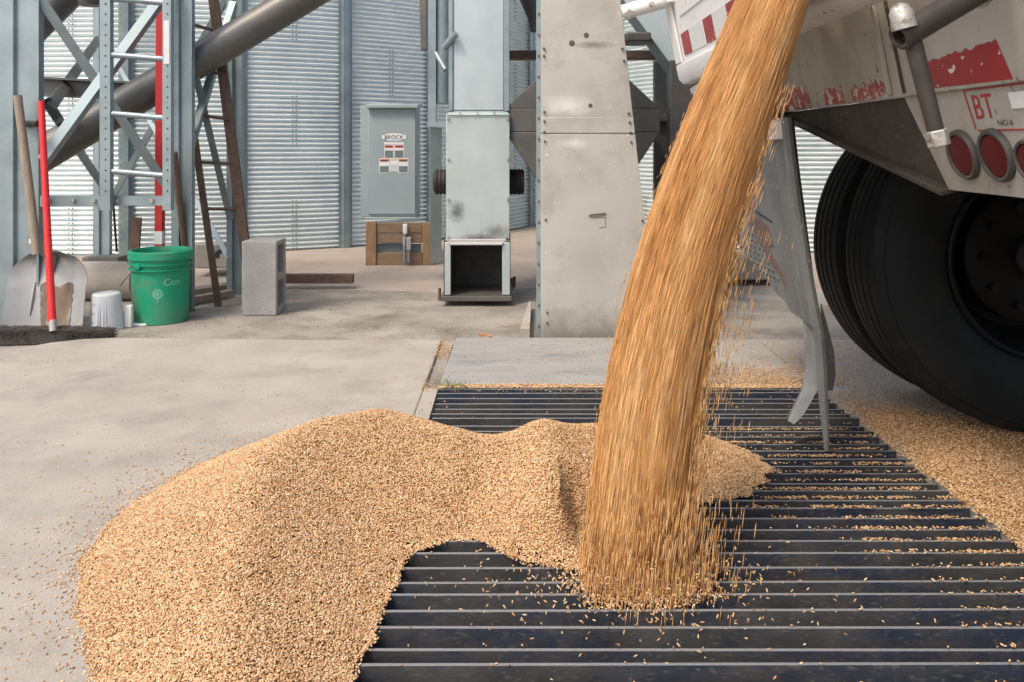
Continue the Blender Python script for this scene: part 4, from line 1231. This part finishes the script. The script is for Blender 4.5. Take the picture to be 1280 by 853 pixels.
# ------------------------------------------------------------------ grain
def kernels(name, pts, m='kernel', parent=None, scale=(0.0032, 0.0016, 0.0014), tilt=0.5, jit=(0.8, 1.2), spin=math.pi):
    """single grains set on the given points"""
    me = bpy.data.meshes.new(name)
    me.from_pydata([tuple(p) for p in pts], [], [])
    o = bpy.data.objects.new(name, me)
    COL.objects.link(o)
    if parent:
        o.parent = parent
    ng = bpy.data.node_groups.new(name, 'GeometryNodeTree')
    ng.interface.new_socket('Geometry', in_out='INPUT', socket_type='NodeSocketGeometry')
    ng.interface.new_socket('Geometry', in_out='OUTPUT', socket_type='NodeSocketGeometry')
    n, l = ng.nodes, ng.links
    gi, go = n.new('NodeGroupInput'), n.new('NodeGroupOutput')
    ico = n.new('GeometryNodeMeshIcoSphere')
    ico.inputs['Radius'].default_value = 1.0
    ico.inputs['Subdivisions'].default_value = 2
    tf = n.new('GeometryNodeTransform')
    tf.inputs['Scale'].default_value = scale
    l.new(ico.outputs[0], tf.inputs[0])
    sm = n.new('GeometryNodeSetShadeSmooth')
    l.new(tf.outputs[0], sm.inputs[0])
    mt = n.new('GeometryNodeSetMaterial')
    mt.inputs['Material'].default_value = M[m]
    l.new(sm.outputs[0], mt.inputs[0])
    rv = n.new('FunctionNodeRandomValue')
    rv.data_type = 'FLOAT_VECTOR'
    rv.inputs[0].default_value = (-tilt, -tilt, -spin)
    rv.inputs[1].default_value = (tilt, tilt, spin)
    rs = n.new('FunctionNodeRandomValue')
    rs.data_type = 'FLOAT'
    rs.inputs[2].default_value, rs.inputs[3].default_value = jit
    rs.inputs['Seed'].default_value = 5
    ip = n.new('GeometryNodeInstanceOnPoints')
    l.new(gi.outputs[0], ip.inputs['Points'])
    l.new(mt.outputs[0], ip.inputs['Instance'])
    l.new(rv.outputs[0], ip.inputs['Rotation'])
    l.new(rs.outputs[1], ip.inputs['Scale'])
    l.new(ip.outputs[0], go.inputs[0])
    md = o.modifiers.new('grains', 'NODES')
    md.node_group = ng
    me.materials.append(M[m])
    o['kind'] = 'stuff'
    return o


def vnoise(x_, y_, s_, seed):
    """smooth value noise on numpy arrays"""
    r_ = np.random.default_rng(seed).random((64, 64))
    xs_, ys_ = x_ * s_ + 100, y_ * s_ + 100
    xi, yi = np.floor(xs_).astype(int), np.floor(ys_).astype(int)
    fx, fy = xs_ - xi, ys_ - yi
    fx, fy = fx * fx * (3 - 2 * fx), fy * fy * (3 - 2 * fy)
    g = lambda a_, b_: r_[a_ % 64, b_ % 64]
    return (g(xi, yi) * (1 - fx) + g(xi + 1, yi) * fx) * (1 - fy) + (g(xi, yi + 1) * (1 - fx) + g(xi + 1, yi + 1) * fx) * fy - 0.5


def inside(px, py, poly):
    r_ = np.zeros(px.shape, bool)
    n_ = len(poly)
    for i in range(n_):
        (xa, ya), (xb, yb) = poly[i], poly[(i + 1) % n_]
        c_ = ((ya > py) != (yb > py)) & (px < (xb - xa) * (py - ya) / (yb - ya + 1e-12) + xa)
        r_ ^= c_
    return r_


def distance(px, py, poly):
    d_ = np.full(px.shape, 9.0)
    n_ = len(poly)
    for i in range(n_):
        (xa, ya), (xb, yb) = poly[i], poly[(i + 1) % n_]
        ex, ey = xb - xa, yb - ya
        t_ = np.clip(((px - xa) * ex + (py - ya) * ey) / (ex * ex + ey * ey + 1e-12), 0, 1)
        d_ = np.minimum(d_, np.hypot(px - xa - t_ * ex, py - ya - t_ * ey))
    return d_


foot = [(-0.935, 1.80), (-0.965, 1.95), (-0.97, 2.12), (-0.93, 2.30), (-0.84, 2.48), (-0.68, 2.62), (-0.5, 2.72), (-0.32, 2.74), (-0.16, 2.68), (-0.02, 2.56), (0.12, 2.62), (0.30, 2.66), (0.48, 2.66),
        (0.62, 2.60), (0.70, 2.50), (0.735, 2.44), (0.715, 2.41), (0.73, 2.345), (0.695, 2.315), (0.70, 2.26), (0.64, 2.22), (0.62, 2.17), (0.46, 2.13), (0.40, 2.0), (0.40, 1.86), (0.30, 1.76), (0.14, 1.79),
        (0.03, 1.82), (-0.03, 1.87), (-0.075, 1.925), (-0.155, 1.915), (-0.225, 1.865), (-0.235, 1.73), (-0.25, 1.63), (-0.26, 1.52), (-0.268, 1.36), (-0.30, 1.24), (-0.45, 1.18), (-0.62, 1.25), (-0.69, 1.40), (-0.785, 1.53), (-0.875, 1.67)]
gx = np.arange(-1.08, 0.80, 0.01)
gy = np.arange(1.10, 2.85, 0.01)
GX, GY = np.meshgrid(gx, gy)
ins = inside(GX, GY, foot)
dist = np.where(ins, distance(GX, GY, foot), 0)
dist = np.maximum(dist - 0.020 * (0.5 + vnoise(GX, GY, 11, 51)) - 0.010 * (0.5 + vnoise(GX, GY, 34, 52)), 0)
HF = 0.475 * dist


def blur(a_, k_):
    ker = np.exp(-np.linspace(-2, 2, 2 * k_ + 1) ** 2)
    ker /= ker.sum()
    a_ = np.apply_along_axis(lambda r_: np.convolve(r_, ker, 'same'), 1, a_)
    return np.apply_along_axis(lambda r_: np.convolve(r_, ker, 'same'), 0, a_)


HB = blur(HF, 9)
wgt = np.clip(dist / 0.09, 0, 1)
HF = HF * (1 - wgt) + HB * wgt
HF += np.where(ins, (0.010 * vnoise(GX, GY, 7, 1) + 0.004 * vnoise(GX, GY, 22, 2)) * np.clip(dist / 0.1, 0, 1), 0)
yw = np.clip((2.38 - GY) / 0.32, 0, 1) * np.clip((GY - 1.80) / 0.12, 0, 1)
HF += np.where(ins, 0.062 * np.exp(-((GX - 0.07) / 0.07) ** 2) * yw * np.clip(dist / 0.10, 0, 1) - 0.016 * np.exp(-((GX + 0.085) / 0.05) ** 2) * yw, 0)
cut = np.clip((GX - 0.112) / 0.04, 0, 1) * np.clip((0.47 - GX) / 0.06, 0, 1) * np.clip((2.06 - GY) / 0.10, 0, 1)
HF -= np.where(ins, 0.93 * HF * cut, 0)
HF = np.where(ins, np.maximum(HF, 0.0), -0.012)


def hgt_at(x_, y_):
    fx, fy = (x_ - gx[0]) / 0.01, (y_ - gy[0]) / 0.01
    xi, yi = np.clip(fx.astype(int), 0, len(gx) - 2), np.clip(fy.astype(int), 0, len(gy) - 2)
    fx, fy = fx - xi, fy - yi
    return (HF[yi, xi] * (1 - fx) + HF[yi, xi + 1] * fx) * (1 - fy) + (HF[yi + 1, xi] * (1 - fx) + HF[yi + 1, xi + 1] * fx) * fy


pv, pf = [], []
idx = -np.ones(GX.shape, int)
near = ins & (dist > 0.013)
for j in range(GX.shape[0]):
    for i in range(GX.shape[1]):
        if near[j, i]:
            idx[j, i] = len(pv)
            pv.append((GX[j, i], GY[j, i], HF[j, i] - 0.003))
for j in range(GX.shape[0] - 1):
    for i in range(GX.shape[1] - 1):
        q_ = (idx[j, i], idx[j, i + 1], idx[j + 1, i + 1], idx[j + 1, i])
        if min(q_) >= 0:
            pf.append(q_)
mpile = MB()
mpile.v, mpile.f = pv, pf
pile = tag(mpile.obj('grain_pile', 'grain_bed', at=(0, 0, 0), smooth=180), 'golden heap of wheat grain spilling over the slab and the grate', 'grain pile', kind='stuff')
N = 430000
px, py = rng.uniform(-1.05, 0.76, N), rng.uniform(1.2, 2.8, N)
edge_n = 0.02 * vnoise(px, py, 30, 4)
dd = np.where(inside(px, py, foot), distance(px, py, foot), -distance(px, py, foot))
k_ = dd - 0.020 * (0.5 + vnoise(px, py, 11, 51)) - 0.010 * (0.5 + vnoise(px, py, 34, 52)) > -0.006 + np.abs(rng.normal(0, 0.004, N)) * -1.6
px, py = px[k_], py[k_]
pz = np.maximum(hgt_at(px, py), 0.0) + rng.uniform(-0.0012, 0.0024, len(px))
kernels('pile_kernels', np.stack([px, py, pz], 1), parent=pile, tilt=0.6)

# loose grains on the slab round the pile
N = 60000
px, py = rng.uniform(-2.3, -0.28, N), rng.uniform(1.2, 3.9, N)
dd = np.where(inside(px, py, foot), -1, distance(px, py, foot))
clump = np.clip(0.5 + 2.2 * vnoise(px, py, 5, 9), 0, 1.2)
dens = 0.004 + 0.75 * np.exp(-dd / 0.022) + 0.22 * np.exp(-dd / 0.07) + 0.10 * np.exp(-dd / 0.25) * clump + 0.012 * clump * (py < 2.6)
dens += 0.25 * np.exp(-(((px + 0.98) / 0.09) ** 2 + ((py - 1.455 + 0.12 * (px + 0.98)) / 0.018) ** 2))
k_ = (dd > 0) & (rng.random(N) < dens)
tag(kernels('scattered_grain', np.stack([px[k_], py[k_], np.full(k_.sum(), 0.0012)], 1), tilt=0.25), 'loose wheat grains scattered over the pale slab left of the heap', 'grain', kind='stuff')

# grain drift on the slab right of the grate
dv, df = [], []
nxd, nyd = 110, 120
xd, yd = np.linspace(PITX1 - 0.03, 2.35, nxd), np.linspace(1.45, 3.3, nyd)
XD, YD = np.meshgrid(xd, yd)


def drift_h(x_, y_):
    e = PITX1 - 0.016 + 0.022 * vnoise(x_ * 0, y_, 14, 21) + 0.012 * vnoise(x_ * 0, y_, 40, 22)
    s_ = np.clip((x_ - e) / 0.06, 0, 1)
    far = np.clip((3.1 - y_ + 0.35 * vnoise(x_, y_, 4, 23)) / 0.8, 0, 1) ** 1.4
    return (0.013 + 0.008 * vnoise(x_, y_, 6, 24)) * s_ * far, (x_ > e), far


hd, okd, _ = drift_h(XD, YD)
mdr = MB()
mdr.v = [(XD[j, i], YD[j, i], (hd[j, i] - 0.0035 if okd[j, i] else -0.02)) for j in range(nyd) for i in range(nxd)]
mdr.f = [(j * nxd + i, j * nxd + i + 1, (j + 1) * nxd + i + 1, (j + 1) * nxd + i) for j in range(nyd - 1) for i in range(nxd - 1)
         if okd[j, i + 1] and okd[j + 1, i + 1] and hd[j, i] + hd[j + 1, i + 1] > 0.0055]
drift = tag(mdr.obj('grain_drift', 'grain_bed', at=(0, 0, 0), smooth=180), 'thin layer of wheat grain over the slab between grate and truck tyre', 'grain', kind='stuff')
N = 170000
px, py = rng.uniform(PITX1 - 0.03, 2.2, N), rng.uniform(1.45, 3.9, N)
vis = px / py < 0.66
px, py = px[vis], py[vis]
hh, okk, far = drift_h(px, py)
x_off = px
dens = np.where(py < 3.3, 0.06 + 0.8 * np.clip(far * 1.5 - 0.55 * np.clip((x_off - 1.35) / 0.5, 0, 1) * (py > 2.2), 0, 1), 0.05 + 0.10 * np.clip(vnoise(px, py, 4, 3) + 0.3, 0, 1))
k_ = okk & (rng.random(len(px)) < dens)
px, py, pz = px[k_], py[k_], hh[k_]
kernels('drift_kernels', np.stack([px, py, pz + rng.uniform(-0.001, 0.002, len(px)) + 0.001], 1), parent=drift)

# strip of grain at the far side of the grate, in the joint and on the plate
L = []
N = 9000
px, py = rng.uniform(-0.275, 1.15, N), rng.uniform(3.10, 3.195, N)
k_ = (py > 3.14) & (rng.random(N) < 0.85) | (rng.random(N) < 0.03)
L.append(np.stack([px[k_], py[k_], np.where(py[k_] > 3.14, 0.003, 0.0), ], 1))
N = 5200
px, py = rng.uniform(-0.345, -0.262, N), rng.uniform(3.12, 3.98, N)
k_ = (np.abs(px + 0.303) < 0.02 + 0.025 * rng.random(N)) & (rng.random(N) < np.clip(0.25 + 1.6 * vnoise(px, py, 9, 77), 0.02, 1) * 0.6)
L.append(np.stack([px[k_], py[k_], np.where(np.abs(px[k_] + 0.303) < 0.03, -0.010 + 0.012 * rng.random(k_.sum()), 0.003)], 1))
N = 3200
px, py = rng.uniform(-0.27, 1.1, N), rng.uniform(3.2, 3.95, N)
k_ = rng.random(N) < 0.09 + 0.9 * np.exp(-(py - 3.2) / 0.05) * 0.4 + np.where(px > 0.6, 0.75 * np.exp(-(py - 3.2) / 0.3), 0)
L.append(np.stack([px[k_], py[k_], np.where(px[k_] < 0.795, 0.0075, 0.001)], 1))
N = 14000
px, py = rng.uniform(0.5, 1.4, N), rng.uniform(3.18, 3.7, N)
k_ = rng.random(N) < np.clip(1.1 - np.hypot((px - 0.98) / 0.36, (py - 3.2) / 0.30), 0, 1)
L.append(np.stack([px[k_], py[k_], np.where(px[k_] < 0.795, 0.0075, 0.0015) + 0.006 * rng.random(k_.sum())], 1))
tag(kernels('edge_grain', np.concatenate(L), tilt=0.3), 'strip of grain caught along the far edge of the grate', 'grain', kind='stuff')
# yard litter: sparse grains far back
N = 2600
px, py = rng.uniform(-2.2, 1.6, N), rng.uniform(3.97, 5.6, N)
k_ = rng.random(N) < 0.12 + 0.8 * np.exp(-(py - 3.97) / 0.12) * (px < -0.3)
tag(kernels('yard_grain', np.stack([px[k_], py[k_], np.full(k_.sum(), -0.028)], 1), tilt=0.3, scale=(0.005, 0.003, 0.002)), 'few pale grains littering the yard before the elevator boot', 'grain', kind='stuff')

# grains lying along the tops of the bars
L = []
for yb in bar_y:
    if yb > 2.72:
        xs0, pr_ = 0.85, 0.06
    elif yb > 2.05:
        xs0, pr_ = 0.56, 1.0
    elif yb > 1.84:
        xs0, pr_ = 0.62 + (2.05 - yb) * 1.0, 0.8
    elif yb > 1.6:
        xs0, pr_ = 0.86, 0.45
    else:
        xs0, pr_ = 0.80, 0.22
    n_ = int(900 * (PITX1 - xs0) * pr_)
    xx = rng.uniform(xs0, PITX1 - 0.01, n_)
    keep = rng.random(n_) < np.clip(0.25 + (xx - xs0) / 0.25, 0, 1) * np.clip(0.55 + 1.6 * vnoise(xx, xx * 0 + yb, 18, 31), 0.05, 1)
    xx = xx[keep]
    L.append(np.stack([xx, yb + rng.uniform(-0.0055, 0.0055, len(xx)), rng.uniform(-0.001, 0.0045, len(xx))], 1))
    n_ = rng.integers(3, 9)
    L.append(np.stack([rng.uniform(-0.24, 0.9, n_), yb + rng.uniform(-0.005, 0.005, n_), np.full(n_, 0.0005)], 1))
tag(kernels('bar_grain', np.concatenate(L), tilt=0.4), 'rows of grain caught on top of the grate bars', 'grain', kind='stuff')

# the falling stream: a core, motion streaks shaped as thin strands, looser grain round it
ky = np.array([-160, 0, 80, 140, 180, 260, 300, 380, 450, 490, 560, 600, 690, 740])
kl = np.array([985, 928, 880, 855, 840, 814, 803, 783, 764, 755, 741, 735, 727, 728])
kr = np.array([1035, 1006, 992, 968, 946, 925, 917, 903, 887, 880, 867, 861, 853, 850])
zc = lambda py_, d_: H - (py_ - Y0) / F * d_
YTOP, YBOT = 1.98, 1.80
tz = []
for a_, l_, r_ in zip(ky, kl, kr):
    fr_ = (a_ + 160) / 900
    d_ = YTOP + (YBOT - YTOP) * fr_
    tz.append((zc(a_, d_), (l_ - X0) / F * d_, (r_ - X0) / F * d_, d_))
tz = np.array(tz)[::-1]
cl_, cr_ = np.polyfit(tz[:, 0], tz[:, 1], 4), np.polyfit(tz[:, 0], tz[:, 2], 4)
zL = lambda z_: np.polyval(cl_, z_)
zR = lambda z_: np.polyval(cr_, z_)
zD = lambda z_: np.interp(z_, tz[:, 0], tz[:, 3])
ZTOP = float(tz[-1, 0])


def spos(a_, b_, z_):
    """a_ across -1..1, b_ depth -1..1, height z_ -> point"""
    l_, r_ = zL(z_), zR(z_)
    return np.stack([(l_ + r_) / 2 + a_ * (r_ - l_) / 2, zD(z_) + b_ * 0.085, z_], -1)


def streaks(a_, b_, z0, z1, rad, tone, sides=3, seg=3, wob=0.0):
    """slender strands that shape the motion blur of falling grain, each on its fall line"""
    n_ = len(a_)
    V_, T_ = [], []
    for s_ in range(seg + 1):
        f_s = s_ / seg
        c_ = spos(a_, b_, z1 + (z0 - z1) * f_s)
        taper = 1.0 - 0.75 * abs(2 * f_s - 1) ** 2
        for q_ in range(sides):
            an = q_ * 2 * math.pi / sides
            V_.append(c_ + np.stack([np.cos(an) * rad * taper, np.sin(an) * rad * taper, np.zeros(n_)], -1))
    V_ = np.stack(V_, 1)                                 # n, (seg+1)*sides, 3
    per = (seg + 1) * sides
    fq = []
    for s_ in range(seg):
        for q_ in range(sides):
            fq.append((s_ * sides + q_, s_ * sides + (q_ + 1) % sides, (s_ + 1) * sides + (q_ + 1) % sides, (s_ + 1) * sides + q_))
    fq = np.array(fq)
    F_ = (fq[None] + (np.arange(n_) * per)[:, None, None]).reshape(-1, 4)
    return V_.reshape(-1, 3), F_, np.repeat(tone, per)


def fast_mesh(name, V_, F_, T_, m, parent=None):
    me = bpy.data.meshes.new(name)
    me.vertices.add(len(V_))
    me.vertices.foreach_set('co', V_.astype(np.float32).ravel())
    me.loops.add(F_.size)
    me.loops.foreach_set('vertex_index', F_.astype(np.int32).ravel())
    me.polygons.add(len(F_))
    me.polygons.foreach_set('loop_start', np.arange(0, F_.size, 4, dtype=np.int32))
    me.update(calc_edges=True)
    me.validate()
    at = me.attributes.new('tone', 'FLOAT', 'POINT')
    at.data.foreach_set('value', T_.astype(np.float32))
    me.polygons.foreach_set('use_smooth', [True] * len(me.polygons))
    me.materials.append(M[m])
    o_ = bpy.data.objects.new(name, me)
    COL.objects.link(o_)
    if parent:
        o_.parent = parent
    o_['kind'] = 'stuff'
    return o_


# core surface with ridges running down the fall
NA, NZ = 150, 60
ang = np.linspace(0, 2 * math.pi, NA, endpoint=False)
rid = 0.935 + 0.03 * (np.random.default_rng(2).random(NA) - 0.5)
zz = np.linspace(ZTOP, 0.02, NZ)
CV, CT = [], []
tones = np.clip(0.35 + 0.5 * (np.random.default_rng(3).random(NA) - 0.5), 0, 1)
for z_ in zz:
    loose = np.interp(z_, [0, 0.25, 0.6, 1.2], [0.82, 0.90, 0.97, 1.0])
    ca_ = np.cos(ang) * rid * loose
    ca_ = np.where(ca_ > 0, ca_ * np.interp(z_, [0, 0.5, 1.0, 1.3], [0.64, 0.74, 0.86, 0.97]), ca_)
    p_ = spos(ca_, np.sin(ang) * rid * loose, np.full(NA, z_))
    CV.append(p_)
    CT.append(tones)
CV, CT = np.concatenate(CV), np.concatenate(CT)
CF = np.array([(s_ * NA + q_, s_ * NA + (q_ + 1) % NA, (s_ + 1) * NA + (q_ + 1) % NA, (s_ + 1) * NA + q_) for s_ in range(NZ - 1) for q_ in range(NA)])
stream = fast_mesh('grain_stream', CV, CF, CT, 'fall')
tag(stream, 'thick golden stream of grain falling from the truck onto the grate', 'falling grain', kind='stuff')

NR = 105000
an = rng.uniform(0, 2 * math.pi, NR)
rr = rng.uniform(0.93, 0.99, NR)
thick = rng.normal(0, 0.007, NR)
a_, b_ = np.cos(an) * (rr + thick), np.sin(an) * (rr + thick)
z1 = rng.uniform(0.0, ZTOP, NR)
ln = rng.uniform(0.02, 0.13, NR)
z0 = np.maximum(z1 - ln, -0.03)
lane = np.clip(0.58 + 0.5 * vnoise(an * 4, z1 * 2.5, 1, 41) + rng.normal(0, 0.15, NR), 0, 1)
right = np.interp(z1, [0, 0.5, 1.0, 1.3], [0.64, 0.74, 0.86, 0.97])
a_ = np.where(a_ > 0, a_ * (right + np.abs(rng.normal(0, 0.20, NR)) * (1.04 - right) * 2.4), a_)
z0 = np.where(z1 < 0.12, z0 + rng.uniform(-0.02, 0.05, NR), z0)
v1, f1, t1 = streaks(a_, b_, z0, z1, rng.uniform(0.0004, 0.0009, NR), lane, seg=2)
# looser veil to the right and at the foot
NV = 3200
a2 = np.where(rng.random(NV) < 0.17, 0.98 + np.abs(rng.normal(0, 0.40, NV)), 0.80 + np.abs(rng.normal(0, 0.16, NV)))
b2 = rng.uniform(-1, 1, NV)
z1v = rng.uniform(0.0, np.where(a2 > 1.15, 0.72, 1.05), NV)
z0v = np.maximum(z1v - rng.uniform(0.006, 0.035, NV), -0.03)
v2, f2, t2 = streaks(a2, b2, z0v, z1v, rng.uniform(0.0006, 0.0012, NV), rng.uniform(0.2, 0.9, NV))
NB_ = 7000
a3 = np.maximum(rng.normal(0.12, 0.58, NB_), -0.98 - 0.06 * rng.random(NB_))
b3 = rng.normal(-0.55, 0.55, NB_)
z1b = rng.uniform(-0.01, 0.22, NB_) * rng.random(NB_)
z0b = z1b - rng.uniform(0.008, 0.045, NB_)
v3, f3, t3 = streaks(a3, b3, z0b, z1b, rng.uniform(0.0009, 0.0016, NB_), rng.uniform(0.2, 1, NB_))
NLft = 200
a4 = -1.0 - np.abs(rng.normal(0, 0.03, NLft))
b4 = rng.uniform(-0.8, 0.8, NLft)
z1l = rng.uniform(0, ZTOP, NLft)
v4, f4, t4 = streaks(a4, b4, z1l - rng.uniform(0.006, 0.02, NLft), z1l, rng.uniform(0.0007, 0.0012, NLft), rng.uniform(0.3, 0.9, NLft))
o2, o3, o4 = len(v1), len(v1) + len(v2), len(v1) + len(v2) + len(v3)
fast_mesh('falling_streaks', np.concatenate([v1, v2, v3, v4]), np.concatenate([f1, f2 + o2, f3 + o3, f4 + o4]), np.concatenate([t1, t2, t3, t4]), 'fall', stream)
# grains bouncing off the bars round the foot
NS = 550
sa = rng.uniform(0, 2 * math.pi, NS)
sr = np.abs(rng.normal(0, 0.17, NS)) + 0.06
sx = 0.27 + np.cos(sa) * sr * 1.25
sy = 1.70 + np.sin(sa) * sr * 0.75
szz = np.abs(rng.normal(0, 0.035, NS)) * np.exp(-sr) + 0.002
NC = 2600
ca = rng.uniform(0, 2 * math.pi, NC)
cr2 = np.abs(rng.normal(0, 0.055, NC)) + 0.055 * rng.random(NC)
cx2, cy2 = 0.26 + np.cos(ca) * cr2 * 1.25, 1.735 + np.sin(ca) * cr2 * 0.8
cz2 = 0.03 * np.exp(-(cr2 / 0.07) ** 2) * rng.random(NC) ** 0.6 + 0.001
sx, sy, szz = np.concatenate([sx, cx2]), np.concatenate([sy, cy2]), np.concatenate([szz, cz2])
tag(kernels('bouncing_grain', np.stack([sx, sy, szz], 1), tilt=1.2, scale=(0.0042, 0.0014, 0.0013)), 'grains bouncing off the bars round the foot of the stream', 'grain', kind='stuff')

# a few weeds in the grate corner
wm = MB()
for k in range(60):
    q = Vector((random.uniform(-0.27, -0.17), random.uniform(3.13, 3.19), 0.0))
    d_ = Vector((random.uniform(-1, 1), random.uniform(-1, 1), random.uniform(0.5, 1.4))).normalized() * random.uniform(0.015, 0.04)
    s_ = Vector((random.uniform(-1, 1), random.uniform(-1, 1), 0)).normalized() * 0.002
    wm.add([q - s_, q + s_, q + d_], [(0, 1, 2)])
tag(wm.obj('weed_tuft', 'weed', at=(-0.22, 3.16, 0.0), smooth=0), 'small green weeds sprouting at the far left corner of the grate', 'weed')
tag(MB().path([G(598, 417, -0.025), G(603, 419, -0.022), G(609, 418, -0.02), G(615, 421, -0.024)], 0.003, 5).obj('twig', 'orange', at=G(606, 419, -0.03)), 'small orange twig on the yard before the elevator boot', 'twig')
